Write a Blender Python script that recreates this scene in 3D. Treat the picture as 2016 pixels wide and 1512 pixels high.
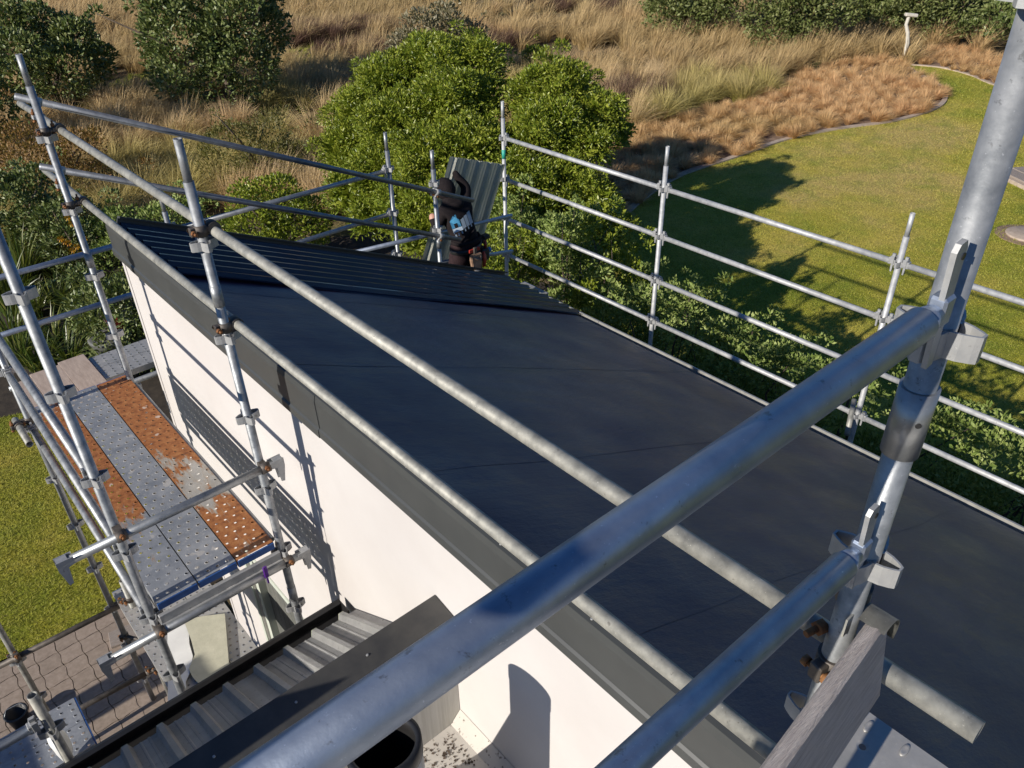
import bpy, bmesh, math, random
import numpy as np
from mathutils import Vector, Matrix, Euler, noise

for o in list(bpy.data.objects):
    bpy.data.objects.remove(o, do_unlink=True)
scene = bpy.context.scene
COL = scene.collection
RNG = np.random.default_rng(7)
random.seed(7)

# ------------------------------------------------------------------ camera
CAM_H = 6.8
PITCH, ROLL, YAW = math.radians(33.592), math.radians(-1.35), math.radians(40.536)
FL = 1550.0
def cam_axes():
    cp, sp, cy, sy = math.cos(PITCH), math.sin(PITCH), math.cos(YAW), math.sin(YAW)
    f = Vector((sy*cp, cy*cp, -sp)); r = Vector((cy, -sy, 0)); u = r.cross(f)
    r2 = r*math.cos(ROLL)+u*math.sin(ROLL); u2 = r2.cross(f)
    return r2, u2, f
_r, _u, _f = cam_axes()
cd = bpy.data.cameras.new('camera'); cam = bpy.data.objects.new('camera', cd); COL.objects.link(cam)
m = Matrix((_r, _u, -_f)).transposed().to_4x4(); m.translation = (0, 0, CAM_H)
cam.matrix_world = m
cd.sensor_width = 36; cd.lens = FL/2016*36; cd.clip_end = 900; cd.clip_start = 0.02
scene.camera = cam
scene.render.resolution_x = 1024; scene.render.resolution_y = 768

# ------------------------------------------------------------------ light
SUN_D = Vector((1.0, 0.02, -0.465)).normalized()      # direction the light travels
SUN_EL = math.asin(-SUN_D.z)
w = bpy.data.worlds.new('World'); scene.world = w; w.use_nodes = True
nt = w.node_tree; nt.nodes.clear()
sky = nt.nodes.new('ShaderNodeTexSky'); sky.sky_type = 'NISHITA'; sky.sun_disc = False
sky.sun_elevation = SUN_EL
sky.sun_rotation = math.atan2(-SUN_D.x, -SUN_D.y)
sky.air_density = 1.0; sky.dust_density = 0.0; sky.ozone_density = 10.0
bg = nt.nodes.new('ShaderNodeBackground'); bg.inputs[1].default_value = 0.072
wo = nt.nodes.new('ShaderNodeOutputWorld')
nt.links.new(sky.outputs[0], bg.inputs[0]); nt.links.new(bg.outputs[0], wo.inputs[0])
sl = bpy.data.lights.new('sun', 'SUN'); sl.energy = 5.0; sl.angle = math.radians(0.5); sl.color = (1.0, 0.93, 0.83)
so = bpy.data.objects.new('sun', sl); COL.objects.link(so)
so.rotation_euler = SUN_D.to_track_quat('-Z', 'Y').to_euler(); so.location = (-20, 0, 25)
vs = scene.view_settings; vs.view_transform = 'Standard'; vs.look = 'None'; vs.gamma = 1; vs.exposure = 0.2
vs.use_curve_mapping = False
scene.render.engine = 'CYCLES'

# ------------------------------------------------------------------ helpers
def ray(px, py):
    return _f + _r*((px-1008)/FL) - _u*((py-756)/FL)
def on_z(px, py, z=0.0):
    d = ray(px, py); t = (z-CAM_H)/d.z
    return Vector((0, 0, CAM_H)) + d*t
def tag(o, label=None, cat=None, group=None, kind=None):
    if label: o['label'] = label
    if cat: o['category'] = cat
    if group: o['group'] = group
    if kind: o['kind'] = kind
    return o
def link(name, me, mat=None, parent=None, loc=None, rot=None):
    o = bpy.data.objects.new(name, me); COL.objects.link(o)
    if mat is not None and me is not None and len(me.materials) == 0:
        for mm in (mat if isinstance(mat, (list, tuple)) else [mat]): me.materials.append(mm)
    if parent: o.parent = parent
    if loc is not None: o.location = loc
    if rot is not None: o.rotation_euler = rot
    return o
def bm_mesh(name, bm):
    bmesh.ops.recalc_face_normals(bm, faces=bm.faces[:])
    me = bpy.data.meshes.new(name); bm.to_mesh(me); bm.free(); return me
def mk(name, bm, mat, parent=None, loc=None, rot=None):
    return link(name, bm_mesh(name, bm), mat, parent, loc, rot)
def empty(name, loc, label=None, cat=None, group=None, rot=None):
    o = bpy.data.objects.new(name, None); COL.objects.link(o); o.location = loc
    o.empty_display_size = 0.1
    if rot is not None: o.rotation_euler = rot
    tag(o, label, cat, group); return o
def np_mesh(name, V, F):
    V = np.asarray(V, np.float32); F = np.asarray(F, np.int32)
    me = bpy.data.meshes.new(name); k = F.shape[1]
    me.vertices.add(len(V)); me.vertices.foreach_set('co', V.ravel())
    me.loops.add(F.size); me.loops.foreach_set('vertex_index', F.ravel())
    me.polygons.add(len(F))
    me.polygons.foreach_set('loop_start', np.arange(0, F.size, k, dtype=np.int32))
    me.polygons.foreach_set('loop_total', np.full(len(F), k, np.int32))
    me.update(calc_edges=True); return me
def box(bm, lo, hi, bevel=0.0):
    lo, hi = Vector(lo), Vector(hi)
    r = bmesh.ops.create_cube(bm, size=1)
    vs_ = r['verts']; c = (lo+hi)/2; s = hi-lo
    for v in vs_: v.co = Vector((v.co.x*s.x, v.co.y*s.y, v.co.z*s.z))+c
    if bevel:
        ed = list({e for v in vs_ for e in v.link_edges})
        bmesh.ops.bevel(bm, geom=ed, offset=bevel, segments=1, affect='EDGES')
def frame(d):
    d = d.normalized(); a = Vector((0, 0, 1)) if abs(d.z) < 0.9 else Vector((1, 0, 0))
    x = d.cross(a).normalized(); y = d.cross(x); return x, y, d
def tube(bm, p0, p1, r, seg=14, r1=None, hollow=0.0, wall=0.0035):
    """closed tube; hollow>0 leaves both ends open to that depth"""
    p0, p1 = Vector(p0), Vector(p1); r1 = r if r1 is None else r1
    x, y, d = frame(p1-p0)
    def ring(p, rr): return [bm.verts.new(p+x*rr*math.cos(2*math.pi*i/seg)+y*rr*math.sin(2*math.pi*i/seg)) for i in range(seg)]
    def band(a, b, sm=True):
        for i in range(seg):
            f = bm.faces.new((a[i], a[(i+1) % seg], b[(i+1) % seg], b[i])); f.smooth = sm
    A, B = ring(p0, r), ring(p1, r1); band(A, B)
    if hollow:
        for R0, p, rr, s in ((A, p0, r, 1), (B, p1, r1, -1)):
            I = ring(p, rr-wall); band(R0, I, False); J = ring(p+d*hollow*s, rr-wall); band(I, J); bm.faces.new(J)
    else:
        bm.faces.new(A); bm.faces.new(B)
def path_tube(bm, pts, radii, seg=8, cap=True):
    pts = [Vector(p) for p in pts]; rings = []
    for i, p in enumerate(pts):
        d = (pts[min(i+1, len(pts)-1)]-pts[max(i-1, 0)])
        x, y, _ = frame(d); rr = radii[i] if isinstance(radii, (list, tuple)) else radii
        rings.append([bm.verts.new(p+x*rr*math.cos(2*math.pi*k/seg)+y*rr*math.sin(2*math.pi*k/seg)) for k in range(seg)])
    for a, b in zip(rings, rings[1:]):
        # align ring b to a
        best = min(range(seg), key=lambda s: sum((a[k].co-b[(k+s) % seg].co).length for k in range(seg)))
        b[:] = b[best:]+b[:best]
        for k in range(seg):
            f = bm.faces.new((a[k], a[(k+1) % seg], b[(k+1) % seg], b[k])); f.smooth = True
    if cap: bm.faces.new(rings[0]); bm.faces.new(rings[-1])
def prism(bm, poly, axis, a, b):
    """poly of 2-D points extruded along axis ('x','y','z') from a to b"""
    def P(u, v, t):
        return {'x': (t, u, v), 'y': (u, t, v), 'z': (u, v, t)}[axis]
    A = [bm.verts.new(P(u, v, a)) for u, v in poly]; B = [bm.verts.new(P(u, v, b)) for u, v in poly]
    n = len(poly)
    for i in range(n): bm.faces.new((A[i], A[(i+1) % n], B[(i+1) % n], B[i]))
    bm.faces.new(A); bm.faces.new(B)
def lathe(bm, prof, seg=20, c=(0, 0, 0)):
    c = Vector(c); rings = []
    for r, z in prof:
        rings.append([bm.verts.new(c+Vector((r*math.cos(2*math.pi*k/seg), r*math.sin(2*math.pi*k/seg), z))) for k in range(seg)])
    for a, b in zip(rings, rings[1:]):
        for k in range(seg):
            f = bm.faces.new((a[k], a[(k+1) % seg], b[(k+1) % seg], b[k])); f.smooth = True
    bm.faces.new(rings[0]); bm.faces.new(rings[-1])

# ------------------------------------------------------------------ materials
def nodes(name):
    mat = bpy.data.materials.new(name); mat.use_nodes = True
    n = mat.node_tree; b = n.nodes['Principled BSDF']; return mat, n, b
def N(n, t, **kw):
    x = n.nodes.new(t)
    for k, v in kw.items():
        if k in x.inputs: x.inputs[k].default_value = v
        else: setattr(x, k, v)
    return x
def ramp(n, fac, stops):
    r = n.nodes.new('ShaderNodeValToRGB'); e = r.color_ramp.elements
    while len(e) < len(stops): e.new(0.5)
    for el, (p, c) in zip(e, stops):
        el.position = p; el.color = (*c, 1) if len(c) == 3 else c
    n.links.new(fac, r.inputs[0]); return r.outputs[0]
def gray(v): return (v, v, v)
def coords(n, kind='Object', scale=(1, 1, 1)):
    t = N(n, 'ShaderNodeTexCoord'); mp = N(n, 'ShaderNodeMapping'); mp.inputs['Scale'].default_value = scale
    n.links.new(t.outputs[kind], mp.inputs[0]); return mp.outputs[0]
def world_pos(n, scale=(1, 1, 1)):
    g = N(n, 'ShaderNodeNewGeometry'); mp = N(n, 'ShaderNodeMapping'); mp.inputs['Scale'].default_value = scale
    n.links.new(g.outputs['Position'], mp.inputs[0]); return mp.outputs[0]
def nz(n, vec, scale, detail=4, rough=0.55, out='Fac'):
    t = N(n, 'ShaderNodeTexNoise'); t.inputs['Scale'].default_value = scale
    t.inputs['Detail'].default_value = detail; t.inputs['Roughness'].default_value = rough
    n.links.new(vec, t.inputs['Vector']); return t.outputs[out]
def mix(n, fac, a, b, blend='MIX'):
    mx = N(n, 'ShaderNodeMix', data_type='RGBA', blend_type=blend)
    for sock, v in ((mx.inputs[0], fac), (mx.inputs[6], a), (mx.inputs[7], b)):
        if hasattr(v, 'links'): n.links.new(v, sock)
        else: sock.default_value = v if not isinstance(v, tuple) else (*v, 1)
    return mx.outputs[2]
def bump(n, b, h, strength=0.3, dist=0.01):
    bp = N(n, 'ShaderNodeBump'); bp.inputs['Strength'].default_value = strength; bp.inputs['Distance'].default_value = dist
    n.links.new(h, bp.inputs['Height']); n.links.new(bp.outputs[0], b.inputs['Normal'])
def math_n(n, op, a, b=None):
    x = N(n, 'ShaderNodeMath', operation=op)
    for s, v in zip(x.inputs, (a, b)):
        if v is None: continue
        if hasattr(v, 'links'): n.links.new(v, s)
        else: s.default_value = v
    return x.outputs[0]

def galv(name, c0, c1, metallic=0.75, rough=(0.32, 0.55), scratch=0.5, grime=(0.10, 0.09, 0.08), scuff=False):
    mat, n, b = nodes(name)
    p = world_pos(n); o = coords(n)
    a = nz(n, p, 18, 5, 0.6); fine = nz(n, p, 160, 3, 0.7); big = nz(n, p, 3.0, 3)
    col = ramp(n, a, [(0.30, c0), (0.72, c1)])
    spk = ramp(n, fine, [(0.66, gray(0)), (0.74, gray(1))])
    col = mix(n, math_n(n, 'MULTIPLY', spk, scratch), col, tuple(min(1, x*1.6) for x in c1))
    dk = ramp(n, nz(n, p, 42, 4, 0.7), [(0.63, gray(0)), (0.70, gray(1))])
    col = mix(n, math_n(n, 'MULTIPLY', dk, 0.55), col, grime)
    if scuff:
        sx = ramp(n, nz(n, world_pos(n, (6, 90, 90)), 1.6, 5, 0.75), [(0.66, gray(0)), (0.70, gray(1))])
        col = mix(n, math_n(n, 'MULTIPLY', sx, 0.6), col, (0.10, 0.11, 0.13))
        sw = ramp(n, nz(n, world_pos(n, (30, 80, 80)), 2.1, 4, 0.7), [(0.70, gray(0)), (0.73, gray(1))])
        col = mix(n, math_n(n, 'MULTIPLY', sw, 0.8), col, (0.75, 0.76, 0.78))
    n.links.new(col, b.inputs['Base Color'])
    b.inputs['Metallic'].default_value = metallic
    rr = ramp(n, big, [(0.3, gray(rough[0])), (0.7, gray(rough[1]))]); n.links.new(rr, b.inputs['Roughness'])
    bump(n, b, nz(n, p, 70, 4), 0.12, 0.004)
    return mat
M = {}
M['galv'] = galv('galvanised_steel', (0.24, 0.255, 0.27), (0.42, 0.43, 0.43), 0.7, (0.34, 0.55))
M['galv_new'] = galv('smooth_galvanised_steel', (0.26, 0.31, 0.40), (0.40, 0.45, 0.53), 0.78, (0.42, 0.56), 0.5, (0.10, 0.09, 0.08), True)
M['galv_pale'] = galv('pale_matt_galvanised_steel', (0.34, 0.35, 0.36), (0.57, 0.575, 0.57), 0.35, (0.50, 0.65), 0.5)
M['galv_matt'] = galv('dull_galvanised_steel', (0.19, 0.205, 0.22), (0.44, 0.45, 0.455), 0.55, (0.42, 0.62), 0.6, (0.08, 0.08, 0.08))
M['galv_old'] = galv('weathered_galvanised_steel', (0.20, 0.20, 0.185), (0.45, 0.44, 0.39), 0.35, (0.5, 0.7), 0.8)
M['galv_white'] = galv('zinc_coated_fitting', (0.32, 0.33, 0.34), (0.48, 0.48, 0.47), 0.4, (0.45, 0.6), 0.3)
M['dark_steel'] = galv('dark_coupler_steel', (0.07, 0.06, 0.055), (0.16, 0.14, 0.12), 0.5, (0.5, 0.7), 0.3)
M['rust'] = galv('rusty_bolt', (0.16, 0.06, 0.02), (0.34, 0.16, 0.06), 0.2, (0.7, 0.9), 0.2, (0.05, 0.02, 0.01))

def plank_mat(name, rust_stops, base0=(0.22, 0.24, 0.27), base1=(0.42, 0.43, 0.44)):
    mat, n, b = nodes(name)
    p = world_pos(n); g = N(n, 'ShaderNodeTexCoord')
    sep = N(n, 'ShaderNodeSeparateXYZ'); n.links.new(g.outputs['Generated'], sep.inputs[0])
    col = ramp(n, nz(n, p, 7, 6, 0.65), [(0.32, base0), (0.7, base1)])
    splat = ramp(n, nz(n, p, 9, 2, 0.5), [(0.68, gray(0)), (0.70, gray(1))])
    fine = ramp(n, nz(n, p, 60, 3), [(0.62, gray(0)), (0.68, gray(1))])
    col = mix(n, math_n(n, 'MULTIPLY', fine, 0.4), col, (0.55, 0.53, 0.5))
    if rust_stops:
        along = ramp(n, sep.outputs['Y'], [(s, gray(v)) for s, v in rust_stops])
        t = math_n(n, 'ADD', nz(n, world_pos(n, (2.6, 0.6, 1)), 3.6, 10, 0.68), along)
        mask = ramp(n, t, [(0.95, gray(0)), (1.10, gray(1))])
        rc = ramp(n, nz(n, p, 22, 5, 0.7), [(0.3, (0.12, 0.042, 0.014)), (0.48, (0.29, 0.105, 0.03)), (0.8, (0.46, 0.22, 0.08))])
        halo = ramp(n, t, [(0.90, gray(0)), (0.99, gray(1))])
        col = mix(n, math_n(n, 'MULTIPLY', halo, 0.5), col, (0.40, 0.30, 0.18))
        col = mix(n, mask, col, rc)
        inv = math_n(n, 'SUBTRACT', 1.0, mask); n.links.new(math_n(n, 'MULTIPLY', inv, 0.45), b.inputs['Metallic'])
    else:
        b.inputs['Metallic'].default_value = 0.45
    col = mix(n, math_n(n, 'MULTIPLY', splat, 0.55), col, (0.62, 0.58, 0.52))
    n.links.new(col, b.inputs['Base Color'])
    b.inputs['Roughness'].default_value = 0.55
    bump(n, b, nz(n, p, 45, 4), 0.15, 0.004)
    return mat
M['plank'] = plank_mat('perforated_plank_steel', None)
M['plank_rust_ends'] = plank_mat('plank_rusted_at_ends', [(0.0, 0.60), (0.16, 0.58), (0.26, 0.44), (0.46, 0.50), (0.58, 0.68), (0.70, 0.85)], (0.40, 0.38, 0.34), (0.56, 0.53, 0.47))
M['plank_rust_far'] = plank_mat('plank_rusted_far', [(0.0, 0.2), (0.28, 0.40), (0.40, 0.66), (0.8, 0.72), (1.0, 0.45)])
M['plank_light'] = plank_mat('pale_plank', None, (0.34, 0.34, 0.33), (0.52, 0.50, 0.47))

def simple(name, c0, c1, scale=8, rough=0.6, metallic=0.0, bmp=0.1, detail=5, spec=None, pos=True, stretch=(1, 1, 1), dist=0.006):
    mat, n, b = nodes(name)
    p = world_pos(n, stretch) if pos else coords(n, 'Object', stretch)
    col = ramp(n, nz(n, p, scale, detail, 0.62), [(0.3, c0), (0.72, c1)])
    n.links.new(col, b.inputs['Base Color']); b.inputs['Roughness'].default_value = rough
    b.inputs['Metallic'].default_value = metallic
    if spec is not None: b.inputs['Specular IOR Level'].default_value = spec
    if bmp: bump(n, b, nz(n, p, scale*5, 5), bmp, dist)
    return mat
M['blue_paint'] = simple('blue_plank_end_paint', (0.015, 0.05, 0.18), (0.03, 0.10, 0.30), 20, 0.5)
M['teal_paint'] = simple('teal_spray_paint', (0.02, 0.28, 0.22), (0.05, 0.40, 0.30), 40, 0.5)
M['fascia'] = simple('grey_fascia_metal', (0.046, 0.049, 0.049), (0.060, 0.063, 0.062), 3, 0.45, 0.0, 0.03)
M['cap_metal'] = simple('charcoal_flashing', (0.045, 0.045, 0.045), (0.075, 0.072, 0.066), 9, 0.40, 0.1, 0.05)
M['black_gutter'] = simple('black_gutter', (0.012, 0.012, 0.013), (0.022, 0.021, 0.021), 9, 0.38, 0.0, 0.03)
M['gutter'] = simple('pale_gutter_metal', (0.30, 0.30, 0.28), (0.44, 0.43, 0.40), 14, 0.5, 0.3, 0.06)
M['timber'] = simple('grey_weathered_timber', (0.22, 0.18, 0.15), (0.36, 0.31, 0.27), 12, 0.8, 0, 0.5, 6, None, True, (1.5, 9, 9))
M['toe_timber'] = simple('painted_grey_toe_board', (0.32, 0.28, 0.26), (0.52, 0.47, 0.44), 10, 0.85, 0, 0.6, 7, None, True, (1.2, 10, 14), 0.01)
M['ply'] = simple('worn_plywood', (0.34, 0.26, 0.21), (0.50, 0.40, 0.33), 7, 0.8, 0, 0.3, 6, None, True, (6, 1, 1))
M['white_board'] = simple('white_painted_board', (0.66, 0.66, 0.64), (0.80, 0.80, 0.77), 6, 0.6, 0, 0.1)
M['beige_board'] = simple('beige_glue_backing', (0.42, 0.41, 0.31), (0.55, 0.53, 0.41), 9, 0.7, 0, 0.3, 6)
M['concrete'] = simple('concrete_edging', (0.34, 0.27, 0.21), (0.50, 0.41, 0.33), 9, 0.9, 0, 0.3)
M['bark'] = simple('bark', (0.06, 0.045, 0.032), (0.14, 0.105, 0.08), 9, 0.9, 0, 0.6)
M['bin_plastic'] = simple('grey_bin_plastic', (0.10, 0.105, 0.10), (0.16, 0.16, 0.15), 5, 0.55, 0, 0.05)
M['soil'] = simple('dark_garden_soil', (0.018, 0.013, 0.009), (0.06, 0.045, 0.03), 6, 0.95, 0, 0.6)
M['white_plastic'] = simple('white_sack', (0.62, 0.62, 0.60), (0.78, 0.78, 0.75), 9, 0.5, 0, 0.3)
M['black_plastic'] = simple('black_plastic', (0.012, 0.012, 0.013), (0.03, 0.03, 0.03), 9, 0.5, 0, 0.1)
M['red_plastic'] = simple('red_plastic', (0.30, 0.02, 0.015), (0.5, 0.05, 0.03), 9, 0.45, 0, 0.05)
M['orange_tool'] = simple('orange_tool_grip', (0.55, 0.05, 0.02), (0.7, 0.09, 0.03), 20, 0.45, 0, 0.05)
M['blue_plastic'] = simple('blue_plastic', (0.01, 0.10, 0.35), (0.02, 0.2, 0.55), 20, 0.4, 0, 0.05)
M['green_plastic'] = simple('green_plastic', (0.02, 0.22, 0.05), (0.05, 0.4, 0.10), 20, 0.4, 0, 0.05)
M['leather'] = simple('tan_leather', (0.22, 0.13, 0.08), (0.36, 0.24, 0.16), 18, 0.7, 0, 0.2)
M['hoodie'] = simple('dark_brown_hoodie', (0.010, 0.008, 0.009), (0.020, 0.015, 0.016), 22, 0.9, 0, 0.5, 5, 0.2, False, (1, 1, 1), 0.012)
M['trousers'] = simple('dark_work_trousers', (0.018, 0.010, 0.012), (0.045, 0.026, 0.028), 18, 0.9, 0, 0.5, 5, 0.2, False, (1, 1, 1), 0.012)
M['skin'] = simple('skin', (0.42, 0.22, 0.16), (0.52, 0.29, 0.21), 14, 0.5, 0, 0.05)
M['boot'] = simple('boot_leather', (0.03, 0.02, 0.015), (0.06, 0.045, 0.03), 18, 0.7)
M['logo_blue'] = simple('sky_blue_print', (0.10, 0.42, 0.68), (0.14, 0.50, 0.76), 30, 0.7, 0, 0)
M['logo_white'] = simple('pale_blue_print', (0.52, 0.64, 0.74), (0.62, 0.72, 0.80), 30, 0.7, 0, 0)
M['lamp_white'] = simple('pale_lamp_post', (0.46, 0.43, 0.36), (0.60, 0.57, 0.50), 9, 0.7, 0, 0.1)
M['jamb'] = simple('pale_green_jamb', (0.44, 0.48, 0.41), (0.54, 0.57, 0.50), 5, 0.6)
M['door_board'] = simple('grey_door_board', (0.10, 0.105, 0.095), (0.16, 0.16, 0.145), 4, 0.6)
M['purple'] = simple('purple_tape', (0.06, 0.01, 0.16), (0.10, 0.02, 0.25), 9, 0.5)

# rendered wall: fine plaster texture, faint trowel marks
mat, n, b = nodes('white_rendered_wall'); p = world_pos(n)
n.links.new(ramp(n, nz(n, p, 1.3, 6, 0.6), [(0.3, (0.52, 0.49, 0.47)), (0.7, (0.575, 0.55, 0.53))]), b.inputs['Base Color'])
b.inputs['Roughness'].default_value = 0.85; bump(n, b, nz(n, p, 55, 6, 0.7), 0.22, 0.004); M['wall'] = mat
# parapet cladding with vertical brushing
mat, n, b = nodes('parapet_render'); p = world_pos(n, (40, 40, 1.2))
n.links.new(ramp(n, nz(n, p, 1.2, 5), [(0.3, (0.47, 0.45, 0.40)), (0.7, (0.60, 0.58, 0.53))]), b.inputs['Base Color'])
b.inputs['Roughness'].default_value = 0.85; bump(n, b, nz(n, p, 1.4, 3), 0.5, 0.006); M['parapet'] = mat
# membrane deck with dirt
mat, n, b = nodes('deck_membrane'); p = world_pos(n)
c = ramp(n, nz(n, p, 2.5, 5), [(0.3, (0.46, 0.43, 0.39)), (0.7, (0.62, 0.59, 0.54))])
c = mix(n, ramp(n, nz(n, p, 38, 3), [(0.62, gray(0)), (0.68, gray(0.8))]), c, (0.10, 0.08, 0.06))
n.links.new(c, b.inputs['Base Color']); b.inputs['Roughness'].default_value = 0.8; M['deck'] = mat
# roofing underlay: near-black building paper with a soft sheen
mat, n, b = nodes('black_roof_underlay'); p = world_pos(n)
c = ramp(n, nz(n, p, 1.1, 6, 0.6), [(0.3, (0.028, 0.015, 0.042)), (0.7, (0.060, 0.034, 0.060))])
sc = ramp(n, nz(n, world_pos(n, (1, 9, 1)), 2.2, 6, 0.7), [(0.66, gray(0)), (0.74, gray(1))])
c = mix(n, math_n(n, 'MULTIPLY', sc, 0.4), c, (0.085, 0.075, 0.085))
n.links.new(c, b.inputs['Base Color'])
n.links.new(ramp(n, nz(n, p, 2.2, 4), [(0.3, gray(0.36)), (0.7, gray(0.52))]), b.inputs['Roughness'])
b.inputs['Specular IOR Level'].default_value = 0.5
bump(n, b, nz(n, world_pos(n, (0.6, 1.6, 1)), 2.2, 6, 0.65), 0.6, 0.035); M['underlay'] = mat
# pre-painted roof sheet, blue sky reflection put into its base colour
mat, n, b = nodes('sky_blued_roof_sheet'); p = world_pos(n)
n.links.new(ramp(n, nz(n, p, 5, 3), [(0.3, (0.012, 0.020, 0.060)), (0.7, (0.017, 0.027, 0.074))]), b.inputs['Base Color'])
b.inputs['Roughness'].default_value = 0.28; b.inputs['Coat Weight'].default_value = 0.8; b.inputs['Coat Roughness'].default_value = 0.12; M['sheet'] = mat
mat, n, b = nodes('grey_roof_sheet'); p = world_pos(n)
c = ramp(n, nz(n, p, 6, 6, 0.7), [(0.3, (0.50, 0.50, 0.49)), (0.7, (0.66, 0.655, 0.64))])
c = mix(n, ramp(n, nz(n, p, 55, 3), [(0.66, gray(0)), (0.7, gray(0.7))]), c, (0.09, 0.085, 0.07))
n.links.new(c, b.inputs['Base Color'])
b.inputs['Roughness'].default_value = 0.42; b.inputs['Metallic'].default_value = 0.25; M['tin'] = mat
M['tin_end'] = simple('pale_green_rib_end', (0.34, 0.37, 0.27), (0.46, 0.48, 0.37), 12, 0.6)
M['sheet_back'] = simple('pale_sheet_back', (0.50, 0.51, 0.44), (0.60, 0.60, 0.53), 5, 0.45, 0.1, 0.03)

# ground, lawn, pavers
mat, n, b = nodes('dry_dune_ground'); p = world_pos(n)
c = ramp(n, nz(n, p, 0.35, 8, 0.65), [(0.32, (0.14, 0.11, 0.045)), (0.5, (0.28, 0.20, 0.095)), (0.7, (0.40, 0.28, 0.15))])
c = mix(n, ramp(n, nz(n, p, 0.16, 3), [(0.56, gray(0)), (0.66, gray(0.75))]), c, (0.16, 0.19, 0.03))
c = mix(n, ramp(n, nz(n, p, 14, 5, 0.7), [(0.35, gray(0.75)), (0.6, gray(0))]), c, (0.022, 0.017, 0.010))
n.links.new(c, b.inputs['Base Color']); b.inputs['Roughness'].default_value = 0.95
bump(n, b, nz(n, p, 9, 6, 0.7), 1.0, 0.12); M['ground'] = mat
mat, n, b = nodes('bed_mulch'); p = world_pos(n)
c = ramp(n, nz(n, p, 5, 7, 0.7), [(0.3, (0.14, 0.09, 0.06)), (0.7, (0.34, 0.24, 0.17))])
n.links.new(c, b.inputs['Base Color']); b.inputs['Roughness'].default_value = 0.95; bump(n, b, nz(n, p, 20, 5), 0.6, 0.03); M['mulch'] = mat
def lawn_colour(n, p):
    vm = N(n, 'ShaderNodeVectorMath', operation='SUBTRACT'); n.links.new(p, vm.inputs[0]); vm.inputs[1].default_value = (20.5, 9.2, 0)
    v2 = N(n, 'ShaderNodeVectorMath', operation='MULTIPLY'); n.links.new(vm.outputs[0], v2.inputs[0]); v2.inputs[1].default_value = (0.11, 0.24, 0)
    v3 = N(n, 'ShaderNodeVectorMath', operation='LENGTH'); n.links.new(v2.outputs[0], v3.inputs[0])
    dry = ramp(n, v3.outputs['Value'], [(0.15, gray(0.30)), (0.95, gray(0))])
    a = math_n(n, 'ADD', nz(n, p, 0.35, 6, 0.65), math_n(n, 'SUBTRACT', dry, 0.05))
    c = ramp(n, a, [(0.30, (0.19, 0.25, 0.018)), (0.44, (0.37, 0.36, 0.036)), (0.56, (0.54, 0.45, 0.08)), (0.74, (0.58, 0.44, 0.15))])
    return mix(n, ramp(n, nz(n, p, 1.3, 5, 0.7), [(0.45, gray(0)), (0.66, gray(0.55))]), c, (0.21, 0.29, 0.03))
mat, n, b = nodes('lawn_turf'); p = world_pos(n)
c = lawn_colour(n, p)
c = mix(n, ramp(n, nz(n, p, 30, 4, 0.75), [(0.38, gray(0.6)), (0.54, gray(0))]), c, (0.09, 0.09, 0.016))
c = mix(n, ramp(n, nz(n, p, 24, 3, 0.7), [(0.62, gray(0)), (0.70, gray(0.55))]), c, (0.42, 0.34, 0.14))
n.links.new(c, b.inputs['Base Color']); b.inputs['Roughness'].default_value = 0.9; b.inputs['Specular IOR Level'].default_value = 0.2
bump(n, b, nz(n, p, 26, 5, 0.7), 1.0, 0.05); M['lawn'] = mat
def blade_mat(name, base, tip, var, transl=0.35, use_lawn=False, hgt=1.0):
    mat, n, b = nodes(name); g = N(n, 'ShaderNodeNewGeometry'); oi = N(n, 'ShaderNodeObjectInfo')
    if use_lawn:
        c = lawn_colour(n, world_pos(n)); c = mix(n, 0.28, c, (0.66, 0.62, 0.20))
    else:
        tc = N(n, 'ShaderNodeTexCoord'); sp_ = N(n, 'ShaderNodeSeparateXYZ'); n.links.new(tc.outputs['Generated'], sp_.inputs[0])
        c = mix(n, ramp(n, sp_.outputs['Z'], [(0.05, gray(0)), (0.75*hgt, gray(1))]), base, tip)
        c = mix(n, math_n(n, 'MULTIPLY', oi.outputs['Random'], 0.55), c, var)
        pw = world_pos(n)
        c = mix(n, ramp(n, nz(n, pw, 0.11, 4, 0.6), [(0.50, gray(0)), (0.66, gray(0.42))]), c, tuple(a*k for a, k in zip(tip, (0.52, 0.62, 0.45))))
        c = mix(n, ramp(n, nz(n, pw, 0.23, 4, 0.6), [(0.54, gray(0)), (0.68, gray(0.5))]), c, tuple(a*k for a, k in zip(tip, (0.80, 0.66, 0.62))))
    c = mix(n, math_n(n, 'MULTIPLY', g.outputs['Random Per Island'], 0.5), c, tuple(x*0.38 for x in tip), 'MIX')
    n.links.new(c, b.inputs['Base Color']); b.inputs['Roughness'].default_value = 0.6; b.inputs['Specular IOR Level'].default_value = 0.25
    tr = N(n, 'ShaderNodeBsdfTranslucent'); n.links.new(c, tr.inputs[0])
    ms = N(n, 'ShaderNodeMixShader'); ms.inputs[0].default_value = transl
    out = n.nodes['Material Output']; n.links.new(b.outputs[0], ms.inputs[1]); n.links.new(tr.outputs[0], ms.inputs[2]); n.links.new(ms.outputs[0], out.inputs[0])
    return mat
M['lawn_blade'] = blade_mat('lawn_blades', (0.05, 0.07, 0.01), (0.70, 0.66, 0.12), (0.3, 0.25, 0.1), 0.3, True)
M['tussock'] = blade_mat('pale_tussock_blades', (0.36, 0.27, 0.085), (0.92, 0.69, 0.41), (0.80, 0.60, 0.27))
M['tussock_green'] = blade_mat('green_tussock_blades', (0.34, 0.33, 0.05), (0.82, 0.65, 0.31), (0.54, 0.48, 0.14))
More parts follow.
